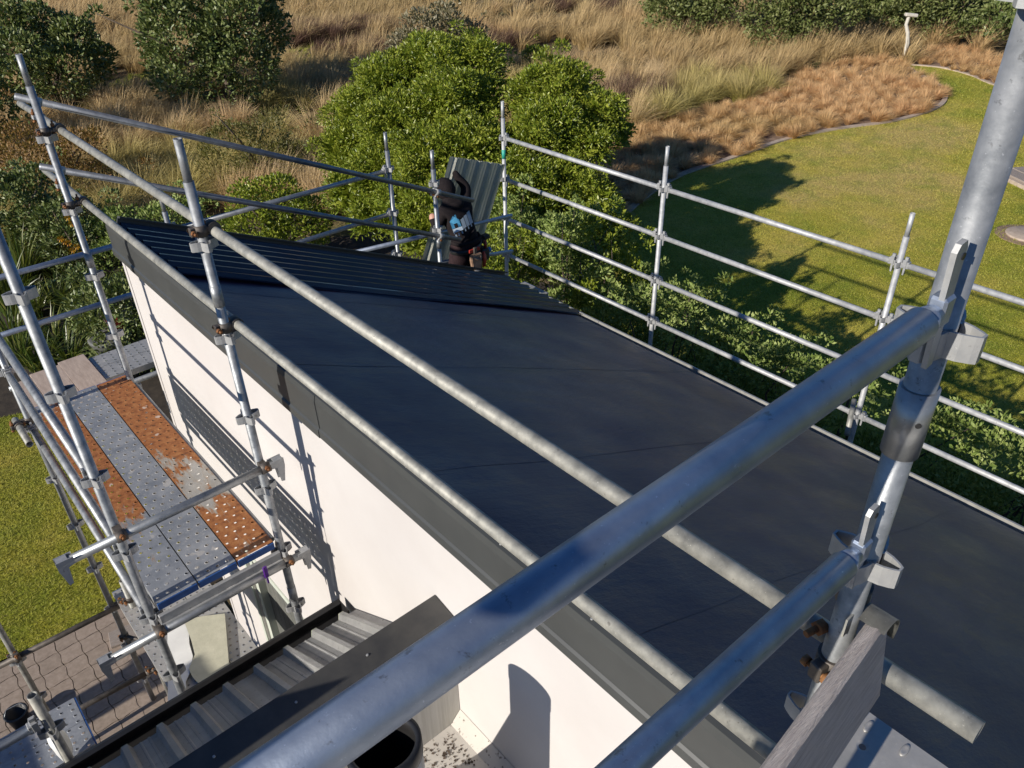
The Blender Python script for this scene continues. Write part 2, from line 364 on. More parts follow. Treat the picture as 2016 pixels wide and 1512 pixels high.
M['tussock_brown'] = blade_mat('copper_tussock_blades', (0.58, 0.34, 0.13), (0.95, 0.64, 0.33), (0.90, 0.62, 0.34))
M['heath'] = blade_mat('dark_brown_heath', (0.06, 0.035, 0.022), (0.24, 0.145, 0.10), (0.18, 0.10, 0.08))

def leaf_mat(name, c0, c1, c2, rough=0.38, transl=0.25, spec=0.5):
    mat, n, b = nodes(name); g = N(n, 'ShaderNodeNewGeometry'); p = world_pos(n)
    t = math_n(n, 'ADD', math_n(n, 'MULTIPLY', g.outputs['Random Per Island'], 0.7), math_n(n, 'MULTIPLY', nz(n, p, 0.9, 3), 0.45))
    c = ramp(n, t, [(0.15, c0), (0.5, c1), (0.9, c2)])
    n.links.new(c, b.inputs['Base Color']); b.inputs['Roughness'].default_value = rough; b.inputs['Specular IOR Level'].default_value = spec
    tr = N(n, 'ShaderNodeBsdfTranslucent'); n.links.new(mix(n, 0.4, c, (0.25, 0.3, 0.02)), tr.inputs[0])
    ms = N(n, 'ShaderNodeMixShader'); ms.inputs[0].default_value = transl
    out = n.nodes['Material Output']; n.links.new(b.outputs[0], ms.inputs[1]); n.links.new(tr.outputs[0], ms.inputs[2]); n.links.new(ms.outputs[0], out.inputs[0])
    return mat
M['leaf_bright'] = leaf_mat('bright_green_leaves', (0.085, 0.13, 0.010), (0.18, 0.235, 0.020), (0.36, 0.39, 0.055))
M['leaf_dark'] = leaf_mat('dark_glossy_leaves', (0.05, 0.085, 0.02), (0.115, 0.155, 0.04), (0.25, 0.28, 0.11), 0.42, 0.15, 0.45)
M['leaf_hedge'] = leaf_mat('pale_hedge_leaves', (0.09, 0.15, 0.03), (0.20, 0.27, 0.06), (0.36, 0.42, 0.14), 0.55, 0.25, 0.35)
M['leaf_olive'] = leaf_mat('olive_shrub_leaves', (0.075, 0.075, 0.015), (0.13, 0.125, 0.028), (0.20, 0.18, 0.05), 0.5, 0.25)
M['leaf_grey'] = leaf_mat('grey_shrub_leaves', (0.10, 0.09, 0.045), (0.19, 0.165, 0.09), (0.30, 0.27, 0.17), 0.5, 0.2)
M['leaf_rust'] = leaf_mat('rust_red_shrub_leaves', (0.10, 0.07, 0.014), (0.22, 0.11, 0.028), (0.34, 0.20, 0.07), 0.5, 0.3)
M['leaf_flax'] = leaf_mat('strap_leaves', (0.035, 0.065, 0.012), (0.075, 0.115, 0.02), (0.20, 0.21, 0.05), 0.35, 0.25)
M['petal'] = leaf_mat('orange_petals', (0.6, 0.22, 0.01), (0.75, 0.32, 0.01), (0.8, 0.42, 0.02), 0.6, 0.2)
M['paver_a'] = simple('tan_paver', (0.25, 0.195, 0.15), (0.36, 0.285, 0.23), 22, 0.9, 0, 0.4)
M['paver_b'] = simple('brown_paver', (0.23, 0.18, 0.14), (0.34, 0.27, 0.215), 22, 0.9, 0, 0.4)
M['joint'] = simple('paver_joint_sand', (0.08, 0.06, 0.045), (0.16, 0.125, 0.095), 20, 0.95, 0, 0.3)

# ================================================================== GROUND
def gz(x, y):
    """gentle dune relief far away, flat near the house"""
    d = math.hypot(x-10, y-6); t = min(1, max(0, (d-14)/22))
    return t*t*(0.55*noise.noise((x*0.09, y*0.09, 3.1))+0.25*noise.noise((x*0.25, y*0.25, 8.0))) - 0.02
nx_, ny_ = 110, 110
gx = np.concatenate([np.linspace(-260, -30, 14), np.linspace(-28, 75, 82), np.linspace(80, 320, 14)])
gy = np.concatenate([np.linspace(-220, -30, 12), np.linspace(-28, 80, 86), np.linspace(85, 330, 12)])
GV = [(x, y, gz(x, y)) for y in gy for x in gx]; nx_, ny_ = len(gx), len(gy)
GF = [(j*nx_+i, j*nx_+i+1, (j+1)*nx_+i+1, (j+1)*nx_+i) for j in range(ny_-1) for i in range(nx_-1)]
me = np_mesh('ground', GV, GF); me.polygons.foreach_set('use_smooth', [True]*len(me.polygons))
tag(link('ground', me, M['ground']), kind='structure')

def smooth_poly(pts, sub=6, closed=False):
    out = []; n = len(pts)
    for i in range(n if closed else n-1):
        p0, p1, p2, p3 = (pts[(i-1) % n] if closed or i > 0 else pts[i]), pts[i], pts[(i+1) % n], (pts[(i+2) % n] if closed or i+2 < n else pts[i+1])
        for k in range(sub):
            t = k/sub
            out.append(tuple(0.5*((2*b_)+(-a+c_)*t+(2*a-5*b_+4*c_-d)*t*t+(-a+3*b_-3*c_+d)*t**3) for a, b_, c_, d in zip(p0, p1, p2, p3)))
    if not closed: out.append(pts[-1])
    return out
EDGE1 = smooth_poly([(7.6, 8.6), (9.5, 9.4), (11.6, 10.4), (13.43, 11.37), (15.96, 12.05), (18.4, 11.98), (20.76, 11.9), (22.7, 11.42), (24.56, 10.70), (26.7, 10.46), (28.3, 10.82), (29.8, 11.7), (31.2, 13.2), (32.0, 14.0)])
EDGE2 = smooth_poly([(32.3, 13.9), (32.6, 12.9), (32.1, 11.6), (31.2, 10.4), (30.6, 8.5), (31.0, 5.0), (33.5, -2.0), (40, -14)])
def flat_sheet(name, poly, z, mat, kind='structure'):
    bm = bmesh.new(); vs_ = [bm.verts.new((x, y, z)) for x, y in poly]; f = bm.faces.new(vs_)
    bmesh.ops.triangulate(bm, faces=[f]); return tag(mk(name, bm, mat), kind=kind)
LAWN_R = EDGE1+EDGE2+[(30, -26), (5.6, -26), (5.6, 8.0)]
flat_sheet('lawn', LAWN_R, 0.012, M['lawn'])
LAWN_L = smooth_poly([(-9, 7.6), (-2, 7.55), (0.2, 7.4), (1.35, 7.2), (1.4, 10.5), (1.1, 12.0), (-1, 12.6), (-4, 12.9), (-9, 13.2)], 4, True)
flat_sheet('lawn', LAWN_L, 0.010, M['lawn'])
flat_sheet('garden_bed', [(1.42, 7.0), (5.6, 7.3), (7.6, 8.6), (9.5, 9.4), (9.0, 14), (4, 17), (-3, 17.5), (-9, 16), (-9, 12.7), (-4, 12.5), (-1, 12.2), (1.0, 11.6), (1.42, 10.2)], 0.004, M['soil'])
flat_sheet('garden_bed', [(5.3, -8), (8.35, -8), (8.35, 7.6), (7.5, 8.55), (5.3, 8.0)], 0.016, M['soil'])
BED = EDGE1[12:]+[(32.6, 15.2), (29.2, 16.2), (25.5, 15.2), (22.0, 15.2), (19.5, 15.6), (16.2, 15.2), (12.8, 13.8), (11.0, 11.6)]
flat_sheet('planting_bed', BED, 0.006, M['mulch'])
BED2 = EDGE2[4:30]+[(37, -6), (36, 4), (35.0, 9), (36.5, 14.5), (33.2, 15.0)]
flat_sheet('planting_bed', BED2, 0.006, M['mulch'])
def strip_kerb(name, line, w_, h, mat):
    bm = bmesh.new(); prev = None; line = [Vector((*p, 0)) for p in line]
    for i, p in enumerate(line):
        d = (line[min(i+1, len(line)-1)]-line[max(i-1, 0)]).normalized(); nrm = Vector((-d.y, d.x, 0))*w_/2
        wob = 0.012*noise.noise((i*0.37, 2, 5))
        q = [bm.verts.new(p+nrm*s+Vector((0, 0, z+(wob if z > 0 else 0)))) for s, z in ((-1, -0.05), (-1, h), (1, h), (1, -0.05))]
        if prev:
            for k in range(3): bm.faces.new((prev[k], prev[k+1], q[k+1], q[k]))
        else: bm.faces.new(q)
        prev = q
    bm.faces.new(prev); return mk(name, bm, mat)
tag(strip_kerb('lawn_kerb', EDGE1, 0.15, 0.055, M['concrete']), kind='structure')
tag(strip_kerb('lawn_kerb', EDGE2, 0.13, 0.05, M['concrete']), kind='structure')

# pavement with single pavers
bm = bmesh.new(); box(bm, (-4.5, 1.0, -0.05), (1.40, 7.42, 0.006))
pav = tag(mk('pavement', bm, M['joint']), kind='structure')
PV = []
for v in range(6):
    bm = bmesh.new(); rr = random.Random(v)
    pts = []
    S = 0.1005
    for sx, sy, ax in ((-1, -1, 0), (1, -1, 1), (1, 1, 2), (-1, 1, 3)):
        a = Vector((sx, sy)); nb = {0: (1, -1), 1: (1, 1), 2: (-1, 1), 3: (-1, -1)}[ax]; e = Vector(nb)
        for t in (0, 0.25, 0.5, 0.75):
            q = a.lerp(e, t)*S
            if abs(a.y-e.y) < 1e-6: q = q+Vector((0, .006*math.sin(math.pi*q.x/S)))
            else: q = q+Vector((.009*math.sin(math.pi*q.y/S), 0))
            pts.append(q+Vector((rr.uniform(-.002, .002), rr.uniform(-.002, .002))))
    B = [bm.verts.new((p_.x*1.0, p_.y*1.0, 0.002)) for p_ in pts]; T = [bm.verts.new((p_.x*.98, p_.y*.98, 0.026)) for p_ in pts]
    for i in range(len(B)): bm.faces.new((B[i], B[(i+1) % 16], T[(i+1) % 16], T[i]))
    bm.faces.new(T); me_ = bm_mesh('paver', bm); me_.materials.append(M['paver_a' if v % 3 else 'paver_b']); PV.append(me_)
k = 0
for i in range(14):
    for j in range(14):
        x, y = 0.55-i*0.205, 7.28-j*0.205
        if x < -1.75 or y < 4.7: continue
        o = link('paver', PV[(i*7+j*5) % 6], None, pav, (x, y, 0.004+random.uniform(0, .002)), (random.uniform(-.008, .008), random.uniform(-.008, .008), random.uniform(-.012, .012)))
        k += 1

# ================================================================== HOUSE
XW, XG, YF, YN = 1.42, 5.33, 6.40, -5.0
ZT, ZG = 4.50, 2.76                        # roof surface at X=1.46 and at the gutter
house = empty('house', (XW, 0, 0), 'white rendered house with black underlay on its half-sheeted single-slope roof', 'house')
HL = Matrix.Translation((-XW, 0, 0))
def hpart(name, bm, mat, parent=None):
    bmesh.ops.transform(bm, matrix=HL, verts=bm.verts[:]); return mk(name, bm, mat, parent or house)
def roof_z(x): return ZT+(ZG-ZT)*(x-1.46)/(XG-1.46)
bm = bmesh.new()
box(bm, (XW, YN, 1.84), (XW+.12, YF-.02, 4.40)); box(bm, (XW, 5.34, -0.1), (XW+.12, YF-.02, 1.84)); box(bm, (XW, YN, -0.1), (XW+.12, 2.6, 1.84))
wall = hpart('wall', bm, M['wall']); wall['label'] = 'sunlit white rendered side wall'
bm = bmesh.new(); prism(bm, [(XW+.121, -.1), (5.10, -.1), (5.10, roof_z(5.1)-.12), (XW+.121, roof_z(XW+.12)-.12)], 'y', YF-.15, YF-.02); hpart('wall', bm, M['wall'])
bm = bmesh.new(); box(bm, (5.101, YN, -.1), (5.22, YF-.02, roof_z(5.22)-.13)); hpart('wall', bm, M['wall'])
# corner beads on the side wall
bm = bmesh.new(); box(bm, (XW-.006, YF-.10, 0.0), (XW+.002, YF-.045, 4.30)); hpart('corner_trim', bm, M['wall'])
# garage door
door = None
bm = bmesh.new(); box(bm, (XW+.10, 2.6, 0.0), (XW+.118, 5.34, 1.84)); door = hpart('garage_door', bm, M['door_board'])
bm = bmesh.new(); box(bm, (XW+.086, -.049, 0.01), (XW+.104, .049, 1.80), 0.004)
bmesh.ops.transform(bm, matrix=HL, verts=bm.verts[:]); bd = bm_mesh('board', bm); bd.materials.append(M['door_board'])
for i in range(26): link('board', bd, None, door, (0, 2.70+i*0.102, 0))
bm = bmesh.new(); box(bm, (XW+.02, 5.262, 0), (XW+.085, 5.338, 1.80)); box(bm, (XW+.02, 2.62, 1.80), (XW+.085, 5.338, 1.838)); hpart('door_frame', bm, M['jamb'])
bm = bmesh.new(); box(bm, (XW-.012, 5.345, 0), (XW-.001, 5.40, 1.845)); box(bm, (XW-.012, 2.6, 1.845), (XW-.001, 5.40, 1.90)); hpart('door_architrave', bm, M['jamb'])

# fascia in three lapped lengths
for i, (a, b_) in enumerate(((YN, 3.24), (3.20, 6.04), (6.00, YF+.03))):
    x0 = XW-.022-0.004*(i % 2)
    prof = [(x0, 4.265), (x0-.010, 4.272), (x0-.010, 4.320), (x0, 4.330), (x0-.002, 4.500), (x0+.006, 4.535), (x0+.028, 4.540), (x0+.028, 4.515), (x0+.020, 4.505), (x0+.018, 4.265)]
    bm = bmesh.new(); prism(bm, prof, 'y', a, b_); hpart('fascia', bm, M['fascia'])
bm = bmesh.new()
box(bm, (XW-.001, YN, 4.28), (XW+.06, YF, 4.44)); hpart('fascia_backing', bm, M['black_gutter'])

# roof deck (slab under the paper) and underlay strips
def roof_strip(y0, y1, dz, seed, x0=1.462, x1=XG-.02, nx=36, ny=10, wr=0.010):
    V, F = [], []
    for j in range(ny+1):
        for i in range(nx+1):
            x = x0+(x1-x0)*i/nx; y = y0+(y1-y0)*j/ny
            edge = min(1, min(i, nx-i)/3)
            h = wr*edge*(noise.noise((x*0.9, y*2.2, 1.3))+0.5*noise.noise((x*2.1, y*5, 4)))
            yy = y+(0.02*noise.noise((x*1.5, seed, 2)) if j in (0, ny) else 0)
            lip = (0.0014+0.0006*noise.noise((x*2.3, seed, 7)))*max(0, 1-(y-y0)/(.35*(y1-y0)))
            V.append((x-XW, yy, roof_z(x)+lip+h+0.006))
    for j in range(ny):
        for i in range(nx): F.append((j*(nx+1)+i, j*(nx+1)+i+1, (j+1)*(nx+1)+i+1, (j+1)*(nx+1)+i))
    me_ = np_mesh('underlay_strip', V, F); me_.polygons.foreach_set('use_smooth', [True]*len(F)); return link('underlay_strip', me_, M['underlay'], house)
bm = bmesh.new(); prism(bm, [(1.45, roof_z(1.45)-.10), (1.45, roof_z(1.45)-.012), (XG-.03, roof_z(XG-.03)-.012), (XG-.03, roof_z(XG-.03)-.10)], 'y', YN, YF-.01); hpart('roof_deck', bm, M['black_gutter'])
for i, (a, b_) in enumerate(((YN, -1.3), (-1.4, 0.0), (-.12, 1.25), (1.12, 2.5), (2.36, 3.75), (3.62, 5.0), (4.88, 6.38))):
    roof_strip(a, b_, 0.0025*(i % 2), i*3.7)

# trapezoid sheets
def sheet_profile(n_rib, pitch, h, edge=True, flat=0.045, top=0.024, slope=0.014):
    pts = []; w0 = 0
    for k in range(n_rib):
        c = (k+0.5)*pitch
        pts += [(c-top/2-slope, 0), (c-top/2, h), (c+top/2, h), (c+top/2+slope, 0)]
        if k < n_rib-1:   # two small pan beads
            for q in (0.38, 0.62):
                x = c+pitch*q; pts += [(x-.008, 0), (x-.004, .003), (x+.004, .003), (x+.008, 0)]
    return [(0, 0)]+pts+[(n_rib*pitch, 0)]
def sheet_bm(prof, length, th=0.0012, droop=None, nl=1):
    bm = bmesh.new(); rows = []
    for j in range(nl+1):
        t = j/nl; rows.append([bm.verts.new((u, t*length, v+(droop(u, t) if droop else 0))) for u, v in prof])
    for a, b_ in zip(rows, rows[1:]):
        for i in range(len(prof)-1): bm.faces.new((a[i], a[i+1], b_[i+1], b_[i]))
    g = bmesh.ops.solidify(bm, geom=bm.faces[:], thickness=th)
    return bm
# new sheets at the far end: profile runs along world Y, length runs down the slope (+X)
slope_len = math.hypot(XG+.06-1.47, roof_z(XG+.06)-roof_z(1.47)); ang = math.atan2(roof_z(1.47)-roof_z(XG), XG-1.47)
PT = 0.158
for i in range(2):
    prof = sheet_profile(4, PT, 0.030)
    dr = (lambda u, t: 0.012*math.sin(t*9+1)*max(0, 1-u/.12)) if i == 0 else None
    bm = sheet_bm(prof, slope_len, 0.0012, dr, 24)
    # local u->Y, t->down slope
    Mx = Matrix(((0, math.cos(ang), math.sin(ang)), (1, 0, 0), (0, -math.sin(ang), math.cos(ang)))).to_4x4()
    bmesh.ops.transform(bm, matrix=Mx, verts=bm.verts[:])
    o = mk('roof_sheet', bm, M['sheet'], house, (1.47-XW, 5.125+i*4*PT-(.0), roof_z(1.47)+.024+.0015*i))
# far barge flashing
bm = bmesh.new(); prism(bm, [(YF-.03, -.10), (YF+.025, -.10), (YF+.025, .075), (YF-.03, .085), (YF-.03, .07), (YF+.015, .06)], 'x', 0, slope_len)
bmesh.ops.transform(bm, matrix=Matrix.Rotation(ang, 4, 'Y'), verts=bm.verts[:])
mk('barge_flashing', bm, M['fascia'], house, (1.47-XW, 0, roof_z(1.47)))
# gutter along the low side (slim pale box gutter)
gp = [(XG-.02, ZG-.10), (XG+.09, ZG-.10), (XG+.095, ZG-.005), (XG+.075, ZG-.002), (XG+.075, ZG-.085), (XG-.012, ZG-.085), (XG-.012, ZG-.02), (XG-.02, ZG-.02)]
for a, b_ in ((YN, 1.62), (1.625, 4.9), (4.905, YF+.02)):
    bm = bmesh.new(); prism(bm, gp, 'y', a, b_); hpart('gutter', bm, M['gutter'])
bm = bmesh.new(); box(bm, (XG-.06, YN, roof_z(XG)-.16), (XG-.024, YF, roof_z(XG)-.015)); hpart('gutter_board', bm, M['fascia'])
# fixing screws of the fascia
bm = bmesh.new(); tube(bm, (0, 0, 0), (0, 0, .006), .006, 6); sc_me = bm_mesh('screw', bm); sc_me.materials.append(M['galv_white'])
for y in (1.25, 1.75, 2.4, 3.1, 3.9, 4.7, 5.5): link('screw', sc_me, None, house, (-.002, y, 4.541))

# ---- lean-to: pitched tin roof, black gutter, parapet and deck
XL = -1.0
lt = empty('lean_to', (XW, 2.2, 0), 'low lean-to with ribbed grey tin roof, black gutter and charcoal capped parapet', 'lean-to')
LT = Matrix.Translation((-XW, -2.2, 0))
def lpart(name, bm, mat, parent=None):
    bmesh.ops.transform(bm, matrix=LT, verts=bm.verts[:]); return mk(name, bm, mat, parent or lt)
z_hi, z_lo, y_hi, y_lo = 3.48, 2.885, 2.262, 3.22
lang = math.atan2(z_hi-z_lo, y_lo-y_hi); llen = math.hypot(y_lo-y_hi, z_hi-z_lo)
for i in range(3):
    nr = 4; prof = sheet_profile(nr, 0.19, 0.034, top=.028, slope=.018)
    bm = sheet_bm(prof, llen, 0.0012, None, 1)
    bmesh.ops.transform(bm, matrix=Matrix.Translation((0, 0, 0)) @ Matrix.Rotation(-lang, 4, 'X'), verts=bm.verts[:])
    x0 = XW-.005-(i+1)*nr*0.19
    sh = mk('roof_sheet', bm, M['tin'], lt, (x0-XW, y_hi-2.2, z_hi+.0015*i))
    for kx in range(nr):
        c = (kx+.5)*.19
        bm = bmesh.new(); prism(bm, [(c-.033, -.004), (c-.016, .0345), (c+.016, .0345), (c+.033, -.004)], 'y', llen-.002, llen+.004)
        bmesh.ops.transform(bm, matrix=Matrix.Rotation(-lang, 4, 'X'), verts=bm.verts[:]); mk('rib_end', bm, M['tin_end'], sh)
    bm = bmesh.new()
    prism(bm, [(0.004, -.052), (0.004, -.0045), (nr*.19-.004, -.0045), (nr*.19-.004, -.052)], 'y', llen-.001, llen+.0035)
    bmesh.ops.transform(bm, matrix=Matrix.Rotation(-lang, 4, 'X'), verts=bm.verts[:]); mk('eave_flashing', bm, M['tin_end'], sh)
gp = [(3.235, 2.79), (3.36, 2.79), (3.372, 2.80), (3.372, 2.885), (3.352, 2.892), (3.322, 2.892), (3.322, 2.882), (3.350, 2.880), (3.352, 2.805), (3.245, 2.802), (3.245, 2.85), (3.235, 2.85)]
bm = bmesh.new(); prism(bm, gp, 'x', XL-.3, XW-.055); lpart('gutter', bm, M['black_gutter'])
bm = bmesh.new(); prism(bm, [(3.236, 2.79), (3.37, 2.79), (3.37, 2.892), (3.236, 2.892)], 'x', XW-.053, XW-.045); lpart('gutter_end', bm, M['black_gutter'])
bm = bmesh.new(); box(bm, (XL, 3.10, -.1), (XW-.002, 3.20, 2.78)); lpart('wall', bm, M['wall'])
bm = bmesh.new(); box(bm, (XL, 2.150, 2.60), (XW-.003, 2.248, 3.765)); lpart('parapet', bm, M['parapet'])
bm = bmesh.new(); prism(bm, [(2.128, 3.725), (2.128, 3.782), (2.275, 3.812), (2.275, 3.735), (2.268, 3.735), (2.268, 3.770), (2.135, 3.772), (2.135, 3.725)], 'x', XL, XW-.004)
cap = lpart('parapet_capping', bm, M['cap_metal'])
for x in (-.5, .25, .62, .98): link('screw', sc_me, None, lt, (x-XW, 2.205-2.2, 3.798))
bm = bmesh.new(); box(bm, (XL, YN, 2.80), (XW-.002, 2.149, 2.95)); prism(bm, [(XW-.07, 2.9505), (XW-.0025, 2.9505), (XW-.0025, 3.02)], 'y', YN, 2.148); lpart('deck_floor', bm, M['deck'])
bm = bmesh.new(); prism(bm, [(2.13, 2.0), (3.24, 2.0), (3.24, 3.80), (2.70, 4.08), (2.13, 4.66)], 'x', XL-.12, XL-.002); lpart('shade_wall', bm, M['wall'])  # wall added out of view to shade the left of the tin roof
bm = bmesh.new(); box(bm, (XL-.12, YN, 0), (XL-.01, 2.129, 2.94)); lpart('wall', bm, M['wall'])
# flue pipe rising from the deck
fl = empty('flue_pipe', (0.70, 1.58, 2.95), 'open topped pale flue pipe with black inside rising from the deck', 'flue')
bm = bmesh.new()
R0, R1, hh = .135, .122, 1.20; S_ = 36
def fr(r, z, tilt): return [bm.verts.new((r*math.cos(2*math.pi*k/S_), r*math.sin(2*math.pi*k/S_), z+tilt*r*math.sin(2*math.pi*k/S_))) for k in range(S_)]
rg = [fr(R0, 0, 0), fr(R0, hh, -.16), fr(R1, hh, -.16)]
for a, b_ in zip(rg, rg[1:]):
    for k in range(S_): bm.faces.new((a[k], a[(k+1) % S_], b_[(k+1) % S_], b_[k])).smooth = True
mk('pipe', bm, M['parapet'], fl)
bm = bmesh.new()
rg = [fr(R1-.001, hh-.002, -.16), fr(R1-.001, .3, 0)]
for k in range(S_): bm.faces.new((rg[0][k], rg[0][(k+1) % S_], rg[1][(k+1) % S_], rg[1][k])).smooth = True
bm.faces.new(rg[1]); mk('liner', bm, M['black_gutter'], fl)
bm = bmesh.new(); rg = [fr(R0+.004, hh-.07, -.16), fr(R0+.004, hh+.004, -.16), fr(R1-.006, hh+.004, -.16), fr(R1-.006, hh-.05, -.16)]
for a, b_ in zip(rg, rg[1:]):
    for k in range(S_): bm.faces.new((a[k], a[(k+1) % S_], b_[(k+1) % S_], b_[k])).smooth = True
mk('collar', bm, M['black_gutter'], fl)
bm = bmesh.new(); prism(bm, [(.12, 0), (.44, 0), (.125, .86)], 'x', -.012, .012); mk('shadow_plate', bm, M['cap_metal'], fl)  # plate invented to cast the slanting edge of the wall shadow
bm = bmesh.new(); lathe(bm, [(.137, .0), (.22, .0), (.21, .02), (.145, .10), (.137, .10)], 30); mk('flashing', bm, M['cap_metal'], fl)
# leaf litter in the deck corner
V, F = [], []; r_ = random.Random(3)
for i in range(420):
    t = r_.random()**2.0; x = XW-.10-abs(r_.gauss(0, .28)); y = 2.12-abs(r_.gauss(0, .35))
    if x < .55: continue
    s = r_.uniform(.003, .011); a = r_.uniform(0, 6.28); b0 = len(V); z = 2.953
    for q in range(4): V.append((x+s*math.cos(a+q*1.57)*(1 if q % 2 else .5), y+s*math.sin(a+q*1.57), z+(.004 if q == 1 else 0)))
    F.append((b0, b0+1, b0+2, b0+3))
tag(link('leaf_litter', np_mesh('leaf_litter', V, F), M['bark']), 'dark leaf litter in the deck corner below the parapet', 'litter', kind='stuff')
# unseen blocks added out of view to shade the pavers and corner planks
pr = empty('shade_blocker', (-4.2, 6.22, 0), 'added white wall blocks out of view, shading the paved yard', 'wall')
bm = bmesh.new(); box(bm, (-.2, -.2, 0), (.2, .2, 2.25)); mk('pier', bm, M['wall'], pr)  # added block, throws the shade band on the pavers
bm = bmesh.new(); box(bm, (-.1, -2.5, 0), (.1, -1.5, 3.75)); mk('shade_screen', bm, M['wall'], pr)  # added block, keeps the corner planks in shade
bm = bmesh.new(); box(bm, (-.25, -.25, 2.251), (.25, .25, 2.33), .01); mk('blocker_cap', bm, M['concrete'], pr)

# ================================================================== SCAFFOLD
TR = 0.0242
def ear_loop(bm, ang, reach=0.064, w0=0.025, w1=0.012, h=0.044, th=0.0042, z0=0.0):
    """flat strap bent into a loop, standing off the standard in direction ang"""
    outer = [(0.012, w0), (reach*0.62, (w0+w1)/2+.001), (reach-.008, w1), (reach, w1*.55), (reach, -w1*.55), (reach-.008, -w1), (reach*0.62, -(w0+w1)/2-.001), (0.012, -w0)]
    inner = []
    for i, (x, y) in enumerate(outer):
        a = outer[max(i-1, 0)]; b_ = outer[min(i+1, len(outer)-1)]; d = Vector((b_[0]-a[0], b_[1]-a[1])).normalized()
        inner.append((x-d.y*-th if False else x+d.y*th, y-d.x*th))
    ca, sa = math.cos(ang), math.sin(ang)
    def V(p, z): return bm.verts.new((p[0]*ca-p[1]*sa, p[0]*sa+p[1]*ca, z))
    rows = [[V(p, z0-h/2) for p in outer], [V(p, z0+h/2) for p in outer], [V(p, z0+h/2) for p in inner], [V(p, z0-h/2) for p in inner]]
    n_ = len(outer)
    for a, b_ in zip(rows, rows[1:]+rows[:1]):
        for i in range(n_-1): bm.faces.new((a[i], a[i+1], b_[i+1], b_[i]))
bm = bmesh.new()
for k_ in range(4): ear_loop(bm, k_*math.pi/2)
PRESS = bm_mesh('pressing', bm); PRESS.materials.append(M['galv_white'])
bm = bmesh.new(); box(bm, (-.075, -.075, 0), (.075, .075, .008), .002); tube(bm, (0, 0, .008), (0, 0, .10), .018, 12); BASEP = bm_mesh('base_plate', bm); BASEP.materials.append(M['galv'])
def standard(x, y, z0, z1, label, pz=(), mat='galv', spigot=0.19, joints=(), group=None, seg=18, base=True, r=TR, paint=None):
    s = empty('scaffold_standard', (x, y, z0), label, 'scaffold standard', group)
    bm = bmesh.new(); tube(bm, (0, 0, .04 if base else 0), (0, 0, z1-z0-spigot), r, seg, hollow=0 if spigot else .12); mk('tube', bm, M[mat], s)
    if spigot:
        bm = bmesh.new(); tube(bm, (0, 0, z1-z0-spigot-.001), (0, 0, z1-z0), r*.80, seg, hollow=.10, wall=.003); mk('spigot', bm, M[mat], s)
        bm = bmesh.new(); tube(bm, (r*.6, 0, z1-z0-.075), (r*.83, 0, z1-z0-.075), .005, 8); mk('pin_hole', bm, M['black_plastic'], s)
    for z in pz:
        if z0 < z < z1: link('pressing', PRESS, None, s, (0, 0, z-z0))
    for z in joints:
        bm = bmesh.new(); tube(bm, (0, 0, z-z0-.004), (0, 0, z-z0+.11), r+.0022, seg); mk('joint_sleeve', bm, M[mat], s)
    if base: link('base_plate', BASEP, None, s, (0, 0, 0))
    if paint:
        bm = bmesh.new(); tube(bm, (0, 0, paint[0]-z0), (0, 0, paint[1]-z0), r+.0008, seg); mk('paint_band', bm, M['teal_paint'], s)
    return s
def fitting_bm(d):
    """ledger end: C-shaped lug and driven wedge, d points along the ledger away from the standard"""
    bm = bmesh.new(); d = Vector(d).normalized(); s = Vector((-d.y, d.x, 0))
    Mx = Matrix((( d.x, s.x, 0), (d.y, s.y, 0), (d.z, s.z, 1))).to_4x4()
    box(bm, (.036, -.030, -.012), (.066, -.020, .050), .002); box(bm, (.036, .020, -.012), (.066, .030, .050), .002)
    box(bm, (.042, -.0195, .036), (.070, .0195, .046), .002)
    prism(bm, [(.044, -.085), (.056, -.085), (.066, .068), (.040, .068)], 'y', -.008, .008)
    box(bm, (.060, -.022, -.022), (.085, .022, .034), .004)
    bmesh.ops.transform(bm, matrix=Mx, verts=bm.verts[:]); return bm
def ledger(p0, p1, label, mat='galv', group=None, r=TR, seg=16, cat='scaffold ledger', name='scaffold_ledger', ends=(1, 1)):
    p0, p1 = Vector(p0), Vector(p1); s = empty(name, p0, label, cat, group); d = (p1-p0); L = d.length; d.normalize()
    bm = bmesh.new(); tube(bm, d*.07, d*(L-.07), r, seg); mk('tube', bm, M[mat], s)
    if ends[0]: mk('end_fitting', fitting_bm(d), M['galv_white'], s)
    if ends[1]: mk('end_fitting', fitting_bm(-d), M['galv_white'], s, d*L)
    return s
def pole(p0, p1, label, mat='galv', r=TR, seg=18, group=None, cat='scaffold tube', name='scaffold_tube'):
    p0, p1 = Vector(p0), Vector(p1); bm = bmesh.new(); tube(bm, (0, 0, 0), p1-p0, r, seg, hollow=.12)
    return tag(mk(name, bm, M[mat], None, p0), label, cat, group)
